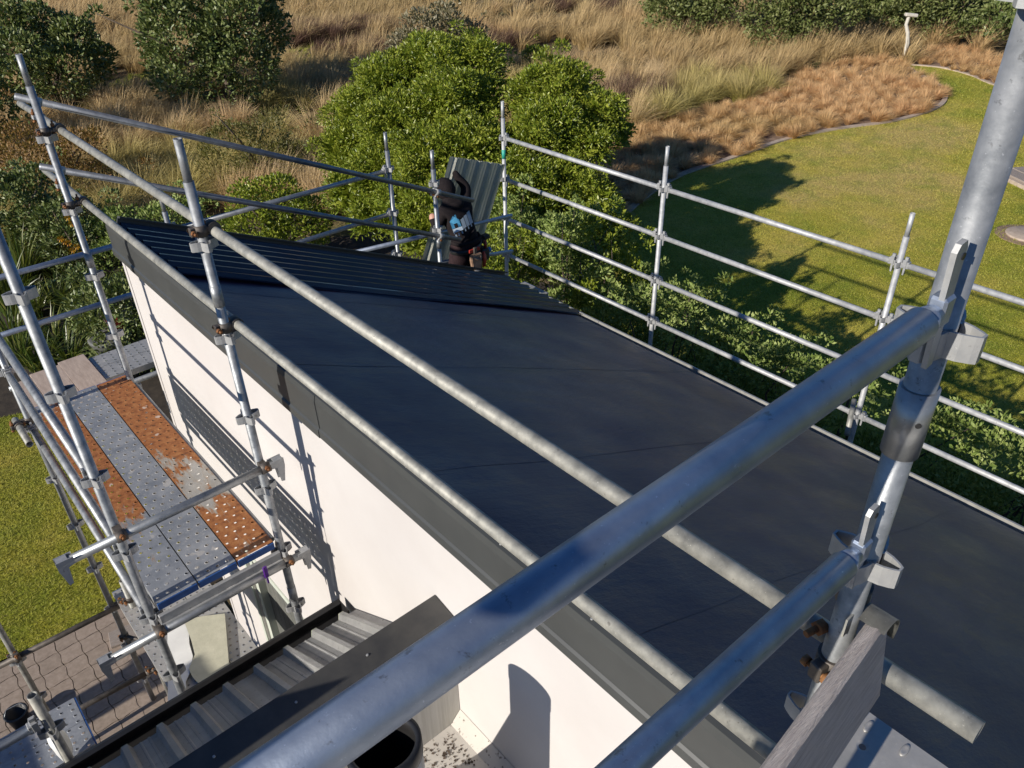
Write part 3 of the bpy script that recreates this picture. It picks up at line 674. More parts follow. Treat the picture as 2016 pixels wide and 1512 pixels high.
def coupler(c, d1, c2, d2, label, group=None, mat='dark_steel', bolt_dir=(-1, 0, .1)):
    """two hinged clamp bands around tubes with axes d1, d2 through c and c2"""
    c, c2 = Vector(c), Vector(c2); s = empty('pipe_coupler', c, label, 'coupler', group); bd = Vector(bolt_dir).normalized()
    for p, d in ((Vector((0, 0, 0)), Vector(d1).normalized()), (c2-c, Vector(d2).normalized())):
        bm = bmesh.new(); tube(bm, p-d*.026, p+d*.026, TR+.007, 16); mk('clamp_band', bm, M[mat], s)
        side = (bd-d*bd.dot(d)).normalized(); q = p+side*.034; t = d.cross(side)
        bm = bmesh.new(); box(bm, (-.018, -.014, -.022), (.018, .014, .022), .003)
        bmesh.ops.transform(bm, matrix=Matrix((side, t, d)).transposed().to_4x4(), verts=bm.verts[:]); mk('lug', bm, M[mat], s, q)
        bm = bmesh.new(); tube(bm, q-t*.03+side*.008, q+t*.055+side*.008, .0065, 8); tube(bm, q+t*.018+side*.008, q+t*.036+side*.008, .0135, 6); tube(bm, q-t*.034+side*.008, q-t*.022+side*.008, .0125, 6); mk('bolt', bm, M['rust'], s)
    bm = bmesh.new(); v = c2-c
    if v.length > .01: tube(bm, (0, 0, 0), v, .016, 10); mk('swivel', bm, M[mat], s)
    return s

M['raking'] = galv('shade_toned_galvanised_steel', (0.12, 0.13, 0.15), (0.22, 0.235, 0.26), 0.6, (0.4, 0.55), 0.2)  # galvanised tubes in shade, the shade put into a darker colour
PZL = [5.34-k_*.4965 for k_ in range(11)]
PZR = [4.06-k_*.497 for k_ in range(8)]
# --- left side scaffold
standard(1.155, 3.535, 0, 5.83, 'scaffold standard of the left side nearest the camera, open spigot top, by the rusty planks', PZL, mat='galv_matt', joints=(5.02, 2.92))
standard(1.118, 5.952, 0, 5.86, 'scaffold standard at the far left corner of the roof, tallest against the bushes', PZL, mat='galv_matt', joints=(4.42,))
standard(.375, 3.56, 0, 5.95, 'outer scaffold standard cut by the left edge, standing outside the platform', PZL, mat='galv_matt')
standard(.37, 5.95, 0, 5.30, 'outer scaffold standard beyond the platform with its foot on the paving', PZL)
standard(-.41, 5.90, 0, 3.2, 'slim scaffold standard over the pavers at the left edge', [1.37, .87], mat='galv_old')
standard(-.26, 3.45, 0, 3.37, 'open topped scaffold standard beside the black gutter at the bottom left', [3.08, 2.58, 2.08], spigot=0, mat='galv_old')
pole((.50, 5.74, 0), (.50, 5.74, 1.78), 'short upright tube clamped beside the outer standard above the paving', 'galv_old')
pole((1.212, 6.98, 5.366), (1.212, .092, 5.420), 'long upper guard tube running over the roof from the left standards to its sawn end', 'galv_old', seg=24)
pole((1.212, 6.94, 4.870), (1.212, .22, 4.925), 'long lower guard tube running along just above the grey fascia', 'galv_old', seg=24)
for (x, y, nm) in ((1.155, 3.535, 'near left'), (1.118, 5.952, 'far left')):
    for z, lv in ((5.41 if y < 5 else 5.385, 'upper'), (4.90 if y < 5 else 4.885, 'lower')):
        coupler((x, y, z), (0, 0, 1), (1.212, y, z), (0, 1, 0), f'dark clamp coupler holding the {lv} guard tube to the {nm} standard')
for z, nm in ((4.347, 'top'), (3.85, 'middle'), (3.354, 'lowest')):
    ledger((.365, 3.555, z), (.365, 5.95, z), f'{nm} of the three outer ledgers left of the perforated platform', 'galv_matt')
# transoms with hanging hook ends at the near frame
def transom(z, x0, x1, y, label):
    s = empty('scaffold_transom', (x0, y, z), label, 'scaffold transom'); L = x1-x0
    bm = bmesh.new(); tube(bm, (.02, 0, 0), (L-.03, 0, 0), TR, 18); mk('tube', bm, M['galv'], s)
    for xx, sg in ((0, 1), (L, -1)):
        bm = bmesh.new()
        for yy in (-.024, .018):
            prism(bm, [(xx-.004*sg, .03), (xx+.075*sg, .03), (xx+.075*sg, -.012), (xx+.042*sg, -.018), (xx+.034*sg, -.118), (xx+.014*sg, -.125), (xx-.004*sg, -.02)], 'y', yy, yy+.006)
        box(bm, (min(xx, xx+.05*sg), -.0175, .022), (max(xx, xx+.05*sg), .0175, .029)); mk('hook', bm, M['galv_white'], s)
    for xs in (.375-x0, 1.155-x0):
        bm = bmesh.new(); tube(bm, (xs-.026, 0, 0), (xs+.026, 0, 0), TR+.006, 16); box(bm, (xs-.02, .02, -.02), (xs+.02, .075, .02), .003); mk('clamp', bm, M['dark_steel'], s)
        bm = bmesh.new(); tube(bm, (xs, -.06, .018), (xs, .01, .018), .007, 8); tube(bm, (xs, -.045, .018), (xs, -.028, .018), .014, 6); mk('bolt', bm, M['rust'], s)
    return s
transom(4.035, .075, 1.255, 3.465, 'upper hooked transom tube crossing the near end of the perforated platform')
transom(3.315, .055, 1.285, 3.455, 'lower hooked transom tube below the blue edged plank ends')
bm = bmesh.new(); box(bm, (.40, 3.49, 3.325), (1.13, 3.515, 3.385), .003); box(bm, (.40, 3.44, 3.318), (1.13, 3.489, 3.33), .002)
tag(mk('plank_bearer', bm, M['galv_white']), 'flat grey bearer under the blue painted plank ends', 'bearer')
bm = bmesh.new(); box(bm, (.985, 3.425, 3.31), (1.012, 3.437, 3.40), .005); box(bm, (.992, 3.42, 3.27), (1.002, 3.428, 3.31)); tag(mk('tape_tag', bm, M['purple']), 'purple tape tied to the platform bearer', 'tape')

# --- low ties over the paving
pole((-.55, 5.86, 1.44), (.56, 5.86, 1.42), 'dark shaded tie tube crossing above the pavers', 'dark_steel')  # galvanised tube, its shade put in by the dark steel colour
pole((-.60, 5.85, .57), (.55, 5.85, .50), 'lowest tie tube just above the pavers', 'dark_steel')  # dark steel colour stands in for shade here too
coupler((.50, 5.74, 1.55), (0, 0, 1), (.44, 5.86, 1.43), (1, 0, 0), 'dark coupler at the top of the short upright tube')
coupler((.37, 5.95, .98), (0, 0, 1), (.50, 5.74, .98), (0, 0, 1), 'dark coupler joining the short upright to the outer standard halfway up')
coupler((.50, 5.74, .60), (0, 0, 1), (.42, 5.85, .51), (1, 0, 0), 'dark coupler on the lowest tie tube')
coupler((-.41, 5.90, 1.44), (0, 0, 1), (-.40, 5.85, 1.44), (1, 0, 0), 'rusty coupler on the slim standard at the left edge')
pole((.292, 6.02, 3.42), (.292, 5.62, 3.42), 'short pipe stub with its open end facing the camera at the left edge', 'galv_old')
coupler((.37, 5.95, 3.42), (0, 0, 1), (.292, 5.92, 3.42), (0, 1, 0), 'rusty coupler holding the short open pipe stub')
ledger((-.26, 3.45, 3.16), (-2.0, 3.45, 3.16), 'upper ledger leaving the open topped standard at the bottom left', 'galv_new')
ledger((-.26, 3.45, 2.66), (-2.0, 3.45, 2.66), 'lower ledger leaving the open topped standard at the bottom left', 'galv_old')

# --- far side scaffold
standard(4.55, 6.475, 0, 4.40, 'inner scaffold standard right in front of the roofer', PZR, joints=(3.35,))
standard(4.475, 7.192, 0, 4.45, 'outer scaffold standard on the far side left of the roofer', PZR, joints=(2.9,))
standard(2.076, 7.192, 0, 4.42, 'outer scaffold standard rising behind the left part of the far roof edge', PZR)
FZ = ((4.045, 'top'), (3.562, 'second'), (3.065, 'third'))
for z, nm in FZ:
    ledger((2.076, 7.192, z), (4.475, 7.192, z), f'{nm} far side ledger between the two outer standards left of the roofer')
for z, nm in FZ[:2]:
    ledger((2.076, 7.192, z), (-.33, 7.192, z), f'{nm} far side ledger running out to the left edge above the strap-leaf plants', 'galv_new')
pole((3.745, 7.0, 3.358), (6.05, 7.01, 3.150), 'loose tube crossing the far bay behind the roofer with a sawn end', 'galv_new')
pole((4.45, 7.0, 2.97), (6.05, 7.01, 2.675), 'lower sloping tube of the far bay beside the tool belt', 'galv_new')
pole((1.10, 6.425, 5.53), (5.00, 6.425, 3.775), 'upper raking handrail tube sloping down along the far roof edge to the roofer', 'raking')
pole((1.10, 6.425, 5.045), (4.80, 6.425, 3.385), 'lower raking handrail tube sloping down along the far roof edge', 'raking')
coupler((4.55, 6.475, 3.96), (0, 0, 1), (4.55, 6.425, 3.98), (3.9, 0, -1.755), 'coupler joining the upper raking tube to the standard in front of the roofer', mat='galv_white')
coupler((4.55, 6.475, 3.50), (0, 0, 1), (4.55, 6.425, 3.50), (3.7, 0, -1.66), 'coupler joining the lower raking tube to the standard in front of the roofer', mat='galv_white')
coupler((1.212, 6.44, 5.37), (0, 1, 0), (1.22, 6.425, 5.474), (3.9, 0, -1.755), 'pale coupler at the upper left end of the upper raking tube', mat='galv_white')
coupler((1.212, 6.44, 4.875), (0, 1, 0), (1.22, 6.425, 4.99), (3.7, 0, -1.66), 'pale coupler at the upper left end of the lower raking tube', mat='galv_white')

# --- right side scaffold
RY = (7.185, 4.740, 2.335, -.07)
RL = ('scaffold standard with a teal paint band at the far right corner', 'middle scaffold standard of the right side against the tree shadow', 'near scaffold standard of the right side against the sunny lawn', 'scaffold standard of the right side beyond the right edge')
for i, y in enumerate(RY):
    standard(6.10, y, 0, 4.48, RL[i], PZR, mat='galv_pale', paint=(4.05-.24, 4.05-.13) if i == 0 else None)
RN = ('top guard rail', 'second rail', 'third rail', 'lowest rail'); BN = ('far', 'middle', 'near')
for i in range(3):
    for k_, z in enumerate((4.06, 3.555, 3.052, 2.562)):
        ledger((6.10, RY[i], z), (6.10, RY[i+1], z), f'{RN[k_]} of the {BN[i]} bay of the right side scaffold over the hedge', 'galv_pale')
pole((6.16, 2.42, 2.66), (5.90, 2.30, 2.46), 'short tie stub clamped to the lowest node of the near right standard', 'galv_old')

# --- tower under the photographer
NX, NY = 1.135, .354
s = standard(NX, NY, 2.95, 6.98, 'big galvanised standard close to the camera on the right', (6.672, 6.203, 5.733, 5.25, 4.75, 4.25), 'galv_matt', joints=(), seg=48, r=.0245)
bm = bmesh.new(); tube(bm, (0, 0, 5.982-2.95), (0, 0, 6.110-2.95), .0300, 48, hollow=.02, wall=.005); mk('sleeve', bm, M['galv'], s)
bm = bmesh.new(); tube(bm, (-.022, -.0225, 6.055-2.95), (-.0205, -.0212, 6.055-2.95), .0048, 12); mk('pin_hole', bm, M['black_plastic'], s)
def near_ledger(p0, p1, label):
    s = empty('scaffold_ledger', p0, label, 'scaffold ledger'); v = Vector(p1)-Vector(p0); d = v.normalized()
    bm = bmesh.new(); tube(bm, d*.045, v, .0242, 48); mk('tube', bm, M['galv_new'], s)
    bm = bmesh.new()   # flattened tongue with a slot and wedge
    tube(bm, d*.012, d*.046, .016, 24, .0226)
    box(bm, (-.012, -.013, -.020), (.02, .013, .026), .004); mk('tongue', bm, M['galv_new'], s)
    bm = bmesh.new(); prism(bm, [(-.018, -.10), (.000, -.10), (.012, .085), (.006, .098), (-.012, .098), (-.020, .088)], 'y', -.004, .004)
    bmesh.ops.transform(bm, matrix=Matrix.Rotation(math.radians(-6), 4, 'Y'), verts=bm.verts[:]); mk('wedge', bm, M['galv_white'], s, (.010, -.004, .01))
    bm = bmesh.new(); tube(bm, (.006, -.0095, .085), (.006, .0015, .085), .0052, 12); mk('wedge_hole', bm, M['black_plastic'], s)
    return s
near_ledger((1.07, .342, 6.268), (-.5, .387, 6.214), 'thick galvanised handrail crossing the whole foreground, upper one')
near_ledger((1.076, .349, 5.796), (-.5, .387, 5.753), 'lower galvanised rail in the foreground at the bottom right')
standard(-.58, .39, 2.95, 6.9, 'scaffold standard of the photographer tower out of frame on the left', (6.69, 6.21, 5.75, 5.25, 4.75), 'galv_matt')
# toe board held by a bent clamp plate
bm = bmesh.new(); box(bm, (-.85, -.016, -.205), (0, .016, 0), .006); tb = mk('toe_board', bm, M['toe_timber'], None, (1.165, .305, 5.598), (math.radians(-9), 0, math.radians(4.6)))
tag(tb, 'grey weathered timber toe board clamped to the big near standard', 'toe board')
s = empty('toe_board_clamp', (1.165, .30, 5.60), 'bent steel clamp plate with rusty bolts around the end of the toe board', 'clamp')
bm = bmesh.new(); prev = None
for i in range(9):
    a = math.radians(-35+i*20); q = [bm.verts.new((-.012+.046*math.sin(a), y_, -.040+.046*math.cos(a))) for y_ in (-.022, .056)]
    if prev: bm.faces.new((prev[0], prev[1], q[1], q[0])).smooth = True
    prev = q
bmesh.ops.solidify(bm, geom=bm.faces[:], thickness=.004); box(bm, (-.07, .036, -.035), (.02, .040, .012)); mk('clamp_plate', bm, M['galv_old'], s)
bm = bmesh.new(); tube(bm, (.005, .065, -.012), (.005, .065, .034), .031, 28); mk('clamp_band', bm, M['dark_steel'], s)
for zz, yy in ((.012, .10), (-.07, .085)):
    bm = bmesh.new(); tube(bm, (-.035, yy, zz), (-.085, yy+.012, zz), .0075, 10); tube(bm, (-.040, yy, zz), (-.058, yy+.005, zz), .0155, 6); mk('bolt', bm, M['rust'], s)
coupler((NX, NY, 5.44), (0, 0, 1), (1.212, .365, 5.418), (0, 1, 0), 'coupler fixing the long upper guard tube to the big near standard', bolt_dir=(-1, .2, 0))

# --- planks
def perf_mesh(name, L, W_, mats, nxc=4, pitch=.066, hole=.0085, ring=.0135):
    bm = bmesh.new(); ny = int(L/pitch); py_ = L/ny; px_ = W_/nxc
    grid = {}
    def gv(i, j):
        if (i, j) not in grid: grid[(i, j)] = bm.verts.new((i*px_/2, j*py_/2, 0))
        return grid[(i, j)]
    for j in range(ny):
        for i in range(nxc):
            I, J = 2*i, 2*j
            o = [gv(I, J), gv(I+1, J), gv(I+2, J), gv(I+2, J+1), gv(I+2, J+2), gv(I+1, J+2), gv(I, J+2), gv(I, J+1)]
            cx, cy = (i+.5+(.2 if j % 2 else -.2))*px_, (j+.5)*py_
            def rg(r, z): return [bm.verts.new((cx+r*math.cos(math.radians(225+45*k_)), cy+r*math.sin(math.radians(225+45*k_)), z)) for k_ in range(8)]
            A, B, C = rg(ring, 0), rg(hole, .0022), rg(hole*.95, -.0005)
            for P_, Q_, mi in ((o, A, 0), (A, B, 1), (B, C, 1)):
                for k_ in range(8):
                    f = bm.faces.new((P_[k_], P_[(k_+1) % 8], Q_[(k_+1) % 8], Q_[k_])); f.material_index = mi
    for x in (0, W_):
        a = [bm.verts.new((x, 0, -.0005)), bm.verts.new((x, L, -.0005)), bm.verts.new((x, L, -.055)), bm.verts.new((x, 0, -.055))]; bm.faces.new(a)
        x2 = x+(.02 if x == 0 else -.02); c_ = [bm.verts.new((x2, L, -.055)), bm.verts.new((x2, 0, -.055))]; bm.faces.new((a[3], a[2], c_[0], c_[1]))
    me_ = bm_mesh(name, bm)
    for m_ in mats: me_.materials.append(M[m_])
    return me_
PW = .228
def plank_end(L):
    bm = bmesh.new(); box(bm, (.001, -.012, -.050), (PW-.001, -.001, -.002), .002); return bm
def plank(loc, rz, L, mats, label, group=None, ends='blue_paint', mesh=None):
    s = empty('scaffold_plank', loc, label, 'scaffold plank', group, (0, 0, rz))
    link('deck_plate', mesh or perf_mesh('deck_plate', L, PW, mats), None, s)
    mk('end_plate', plank_end(L), M[ends], s)
    bm = bmesh.new(); box(bm, (.001, L+.001, -.050), (PW-.001, L+.012, -.002), .002); mk('end_plate', bm, M[ends], s)
    return s
LP = 2.50
plank((.416, 3.525, 3.455), 0, LP, ('plank_rust_far', 'plank_rust_far'), 'left plank of the upper platform, rusty at its far half')
plank((.651, 3.528, 3.455), 0, LP, ('plank', 'plank_light'), 'middle grey plank of the upper platform with pale dimple rings')
plank((.886, 3.525, 3.455), 0, LP, ('plank_rust_ends', 'plank_rust_ends'), 'right plank of the upper platform nearest the wall, orange rust at both ends')
bm = bmesh.new(); tube(bm, (1.135, 3.60, 3.40), (1.135, 5.92, 3.40), .018, 12); tag(mk('edge_tube', bm, M['galv']), 'slim steel edge tube along the wall side of the upper platform', 'tube')
low = perf_mesh('deck_plate', LP, PW, ('plank_light', 'plank'))
for x, nm in ((.416, 'left'), (.651, 'middle'), (.886, 'right')):
    plank((x, 3.52, 1.455), 0, LP, None, f'{nm} perforated plank of the lower platform under the loose boards', 'lower platform planks', mesh=low)
far = perf_mesh('deck_plate', LP, PW, ('plank_light', 'plank'))
for y, nm in ((7.085, 'outer'), (6.853, 'inner')):
    plank((1.06, y, 3.150), -math.pi/2, LP, None, f'{nm} perforated plank of the far walkway at the house corner', mesh=far)
for y, nm in ((7.015, 'outer'), (6.783, 'inner')):
    plank((3.75, y, 2.18), -math.pi/2, LP, None, f'{nm} plank the roofer stands on behind the roof edge', mesh=far)
for i, (x0, x1, y0, y1) in enumerate(((.462, .575, 6.40, 7.06), (.582, .826, 6.30, 7.12), (.832, 1.052, 6.32, 7.16))):
    bm = bmesh.new(); box(bm, (0, 0, 0), (x1-x0, y1-y0, .018), .002)
    tag(mk('plywood_board', bm, M['ply'], None, (x0, y0, 3.152+.001*i), (0, 0, .01*(i-1))), ('narrow', 'middle', 'right hand')[i]+' worn plywood board laid on the far corner of the walkway', 'board')
pole((.40, 6.50, 3.10), (3.4, 6.50, 3.10), 'bearer tube under the plywood and the far walkway planks')
pole((.40, 7.12, 3.10), (3.4, 7.12, 3.10), 'outer bearer tube under the far walkway planks')
pole((3.7, 6.72, 2.10), (6.1, 6.72, 2.10), 'hidden bearer tube below the roofer', group=None)
pole((3.7, 7.05, 2.10), (6.1, 7.05, 2.10), 'outer hidden bearer tube below the roofer')
bp = perf_mesh('deck_plate', 1.6, PW, ('plank', 'plank'))
plank((-1.75, 4.33, 2.05), -math.pi/2, 1.6, None, 'bluish plank in shade at the bottom left corner', mesh=bp, ends='blue_paint')
plank((-1.75, 4.56, 2.05), -math.pi/2, 1.6, None, 'second bluish plank at the bottom left, behind the first', mesh=bp, ends='blue_paint')
# plain plank at the photographer's feet with one drain hole and pressed ovals
s = empty('scaffold_plank', (1.292, .322, 5.18), 'plain galvanised plank end with one round hole at the bottom right corner', 'scaffold plank')
bm = bmesh.new(); hx, hy = -.088, -.060
grid = [(-1.6, 0), (-.20, 0), (0, 0), (0, -.235), (-.20, -.235), (-1.6, -.235)]
vs_ = [bm.verts.new((x, y, 0)) for x, y in grid]; bm.faces.new((vs_[0], vs_[1], vs_[4], vs_[5]))
angs = sorted([a*math.pi/8+.01 for a in range(16)]+[math.atan2(cy_-hy, cx_-hx) % (2*math.pi) for cx_ in (0, -.20) for cy_ in (0, -.235)]); na = len(angs)
hole = [bm.verts.new((hx+.0078*math.cos(a), hy+.0078*math.sin(a), -.003)) for a in angs]
rim = [bm.verts.new((hx+.014*math.cos(a), hy+.014*math.sin(a), 0)) for a in angs]
for a in range(na): bm.faces.new((rim[a], rim[(a+1) % na], hole[(a+1) % na], hole[a])).smooth = True
out = []
for a in angs:
    c_, s_ = math.cos(a), math.sin(a); t_ = []
    if c_ > 1e-6: t_.append((0-hx)/c_)
    if c_ < -1e-6: t_.append((-.20-hx)/c_)
    if s_ > 1e-6: t_.append((0-hy)/s_)
    if s_ < -1e-6: t_.append((-.235-hy)/s_)
    t_ = min(t_); out.append(bm.verts.new((hx+c_*t_, hy+s_*t_, 0)))
for a in range(na): bm.faces.new((out[a], out[(a+1) % na], rim[(a+1) % na], rim[a]))
box(bm, (-1.6, -.006, -.06), (0, 0, -.001)); box(bm, (-.004, -.235, -.06), (0, -.007, -.001))
mk('deck_plate', bm, M['plank_light'], s)
for x, y in ((-.035, -.045), (-.030, -.125), (-.15, -.13)):
    bm = bmesh.new(); lathe(bm, [(.014, 0), (.012, .0025), (.007, .0008), (.0015, .0004)], 18)
    bmesh.ops.transform(bm, matrix=Matrix.Translation((x, y, .0004)) @ Matrix.Diagonal((1.4, .55, 1, 1)), verts=bm.verts[:]); mk('pressed_oval', bm, M['plank_light'], s)
bm = bmesh.new(); box(bm, (-.10, -.005, -.03), (-.06, .03, .016), .003); mk('end_catch', bm, M['galv_white'], s)
pole((.45, -.05, 5.10), (1.6, -.05, 5.10), 'transom tube under the plank at the bottom right corner')

# --- loose boards on the lower platform
def board_from_px(name, pts, z, th, mat, label, cat):
    bm = bmesh.new(); P3 = [on_z(px, py, z) for px, py in pts]; c = sum(P3, Vector())/len(P3)
    prism(bm, [(p.x-c.x, p.y-c.y) for p in P3], 'z', 0, th); return tag(mk(name, bm, mat, None, (c.x, c.y, z)), label, cat)
board_from_px('torn_board', [(330, 1237), (357, 1216), (372, 1236), (373, 1268), (380, 1292), (376, 1322), (366, 1342), (368, 1400), (331, 1420)], 1.475, .008, M['white_board'], 'white side of a torn lining board on the lower platform', 'board')
board_from_px('beige_board', [(362, 1222), (400, 1214), (443, 1209), (452, 1320), (398, 1352), (380, 1335), (372, 1318), (384, 1290), (377, 1262)], 1.490, .008, M['beige_board'], 'beige glue-smeared board lying on the lower platform', 'board')

# ================================================================== VEGETATION
def unit(v): return v/np.maximum(1e-9, np.linalg.norm(v, axis=-1, keepdims=True))
def leaves_np(P, D, L, Wd, rng, fold=0.25):
    """leaf = two triangles folded on the midrib: base, left, tip, right"""
    n = len(P); a = unit(np.cross(D, rng.normal(size=(n, 3)))); b_ = np.cross(D, a)
    L = L*rng.uniform(.65, 1.25, (n, 1)); Wd = Wd*rng.uniform(.75, 1.2, (n, 1))
    base = P; tip = P+D*L; mid = P+D*L*.5
    l = mid+a*Wd/2+b_*fold*Wd; r = mid-a*Wd/2+b_*fold*Wd
    V = np.stack([base, l, tip, r], 1).reshape(-1, 3); i = np.arange(n)*4
    F = np.concatenate([np.stack([i, i+1, i+2], 1), np.stack([i, i+2, i+3], 1)]); return V, F
def crown(clumps, n, L, Wd, rng, up=.35, inner=.25, jag=.10):
    """leaves spread over the shells of many overlapping clumps"""
    C = np.array([c[:3] for c in clumps], float); Rr = np.array([c[3] for c in clumps], float)
    wgt = Rr**2/np.sum(Rr**2); idx = rng.choice(len(C), n*2, p=wgt); d = unit(rng.normal(size=(n*2, 3)))
    d[:, 2] = np.where(d[:, 2] < -.55, -d[:, 2], d[:, 2])
    sq = np.array([1, 1, .85])
    rad = Rr[idx]*np.where(rng.random(n*2) < inner, rng.uniform(.45, .9, n*2), rng.uniform(.88, 1.0+jag, n*2))
    P = C[idx]+d*sq*rad[:, None]
    keep = np.ones(len(P), bool)
    for k_ in range(len(C)):
        q = np.linalg.norm((P-C[k_])/sq, axis=1) < Rr[k_]*.78
        keep &= ~(q & (idx != k_))
    keep &= P[:, 2] > .05
    P, d = P[keep][:n], d[keep][:n]
    D = unit(d*.8+rng.normal(size=d.shape)*.55+np.array([0, 0, up]))
    return leaves_np(P, D, L, Wd, rng)
def rand_clumps(c, rx, ry, rz, n, r0, r1, rng, zmin=.25):
    out = []
    while len(out) < n:
        d = unit(rng.normal(size=3)); t = rng.uniform(.45, 1.0)**.6; p = np.array(c)+d*np.array([rx, ry, rz])*t
        r = rng.uniform(r0, r1)
        if p[2] < zmin+r*.4: continue
        out.append((p[0], p[1], p[2], r))
    return out
def limbs(bm, base, clumps, rng, r0=.10, k=7):
    base = Vector(base); top = Vector((0, 0, 0))
    sel = [clumps[i] for i in rng.choice(len(clumps), min(k, len(clumps)), replace=False)]
    mean = Vector(tuple(np.mean([c[:3] for c in clumps], 0))); fork = base.lerp(mean, .45)
    path_tube(bm, [base-Vector((0, 0, .15)), base.lerp(fork, .5)+Vector((.06, -.04, 0)), fork], [r0, r0*.8, r0*.62], 8)
    for c in sel:
        e = Vector(c[:3]); m_ = fork.lerp(e, .5)+Vector(tuple(rng.normal(size=3)*.12)); path_tube(bm, [fork, m_, e], [r0*.5, r0*.32, r0*.10], 6)
def tree(name, label, cat, base, clumps, n, L, Wd, mat, seed, group=None, r0=.10, up=.35, inner=.25, limb=7, jag=.10, core=0):
    rng = np.random.default_rng(seed); s = empty(name, base, label, cat, group); B = np.array(base)
    V, F = crown(clumps, n, L, Wd, rng, up, inner, jag)
    if core:  # oversized inner leaves added to stop light passing through the crown
        V2, F2 = crown([(c[0], c[1], c[2], c[3]*.72) for c in clumps if c[3] > .25], core, .26, .17, rng, 0, .6, 0); F = np.concatenate([F, F2+len(V)]); V = np.concatenate([V, V2])
    link('crown', np_mesh('crown', V-B, F), M[mat], s)
    bm = bmesh.new(); limbs(bm, (0, 0, 0), [(c[0]-B[0], c[1]-B[1], c[2]-B[2], c[3]) for c in clumps], rng, r0, limb); mk('trunk', bm, M['bark'], s)
    return s
def pt(px, py, d):
    """point on the sight line of a photo position at horizontal distance d from the camera foot"""
    r_ = ray(px, py); h = math.hypot(r_.x, r_.y); return np.array([r_.x/h*d, r_.y/h*d, CAM_H+r_.z/h*d])

# big bright tree behind the far scaffold: two domes and a skirt
rg = np.random.default_rng(11); cl = []
def dome(px, py, d, r): q = pt(px, py, d); cl.append((q[0], q[1], max(q[2], .4), r))
for a in ((720, 235, 16.0, .95), (690, 300, 15.4, .8), (770, 175, 16.2, .95), (850, 135, 16.3, .95), (930, 135, 16.2, .85), (790, 260, 14.8, 1.0), (880, 220, 14.9, 1.05),
          (930, 205, 15.2, .85), (850, 320, 13.7, .95), (930, 310, 13.8, .95), (760, 345, 14.2, .9), (700, 380, 14.4, .75), (960, 390, 12.9, .8), (880, 410, 12.9, .85), (800, 410, 13.3, .8), (740, 430, 13.6, .65),
          (1062, 195, 15.0, .75), (1110, 185, 15.0, .85), (1170, 235, 14.7, .75), (1080, 260, 14.2, .9), (1150, 290, 14.1, .7), (1052, 285, 14.0, .7), (1205, 265, 14.9, .42),
          (1040, 370, 13.2, .8), (1110, 365, 13.4, .7), (1000, 440, 12.5, .7), (1070, 430, 12.7, .65), (1140, 420, 13.0, .5), (840, 470, 12.6, .6), (1150, 475, 12.0, .7), (1095, 505, 11.5, .7), (1185, 445, 12.4, .6), (1165, 400, 13.0, .6), (1060, 480, 11.9, .6), (700, 330, 15.0, .6)):
    dome(a[0], a[1], a[2], a[3]*.66)
# small secondary clumps break the outline
for c in list(cl):
    for _ in range(6):
        d = unit(rg.normal(size=3)); d[2] = abs(d[2])*.9; cl.append((*(np.array(c[:3])+d*c[3]*rg.uniform(.8, 1.12)), c[3]*rg.uniform(.15, .42)))
for c in list(cl)[:36]:
    for _ in range(5):
        d = unit(rg.normal(size=3)); d[2] = abs(d[2]); cl.append((*(np.array(c[:3])+d*c[3]*rg.uniform(1.12, 1.42)), rg.uniform(.06, .13)))
tree('broadleaf_tree', 'big bright green dense tree behind the roofer, casting its shadow on the lawn', 'tree', (8.9, 11.2, 0), cl, 120000, .080, .028, 'leaf_bright', 21, None, .16, .1, .20, 10, .26, 9000)
def bush(name, label, px, py, d, w_, h, n, L, Wd, mat, seed, nc=26, cr=(.35, .6), group=None, cat='bush', up=.35, depth=None, inner=.25, jag=.12):
    """bush standing on the ground under photo column px at distance d"""
    q = pt(px, py, d); rng = np.random.default_rng(seed); g = gz(q[0], q[1]); s = w_/2
    c = rand_clumps((q[0], q[1], g+h*.5), s-cr[0], (depth or w_)/2-cr[0], h*.5-cr[0]*.6, nc, cr[0], cr[1], rng, g)
    c += [(x+rng.normal()*r*.7, y+rng.normal()*r*.7, z+abs(rng.normal())*r*.6, r*.4) for x, y, z, r in c]
    c += [(x+rng.normal()*r*.9, y+rng.normal()*r*.9, z+abs(rng.normal())*r*.9, r*.2) for x, y, z, r in c[:nc]]
    return tree(name, label, cat, (q[0], q[1], g), c, n, L, Wd, mat, seed, group, .05+.02*h, up, inner, 6, jag)
M['leaf_far'] = leaf_mat('far_coastal_leaves', (0.06, 0.085, 0.02), (0.13, 0.16, 0.045), (0.24, 0.26, 0.10), .5, .2, .35)
bush('coastal_bush', 'rounded dark glossy bush left of the tall one at the upper left', 112, 185, 31, 4.2, 3.2, 15000, .17, .085, 'leaf_dark', 31, 34, (.55, .9))
bush('coastal_bush', 'tallest dark glossy bush at the upper left, cut by the top edge', 440, 130, 28.5, 4.5, 4.4, 24000, .16, .08, 'leaf_dark', 32, 46, (.6, 1.0))
bush('coastal_bush', 'dark bush cut by the left edge behind the outer standard', -60, 250, 26, 3.2, 4.0, 9000, .15, .075, 'leaf_dark', 33, 24, (.5, .8))
bush('grey_shrub', 'sparse grey twiggy shrub behind the big bright tree', 868, 55, 29.5, 3.9, 2.7, 6500, .14, .07, 'leaf_grey', 34, 26, (.4, .7), inner=.5)
bush('small_bush', 'small round green bush in the far grass at the top centre', 1060, 36, 31.5, 1.3, 1.0, 1800, .12, .055, 'leaf_bright', 35, 10, (.25, .4))
bush('coastal_bush', 'far green bush at the top edge above the pale tussocks', 1345, 10, 38, 4.6, 2.9, 8000, .17, .085, 'leaf_far', 36, 26, (.55, .9))
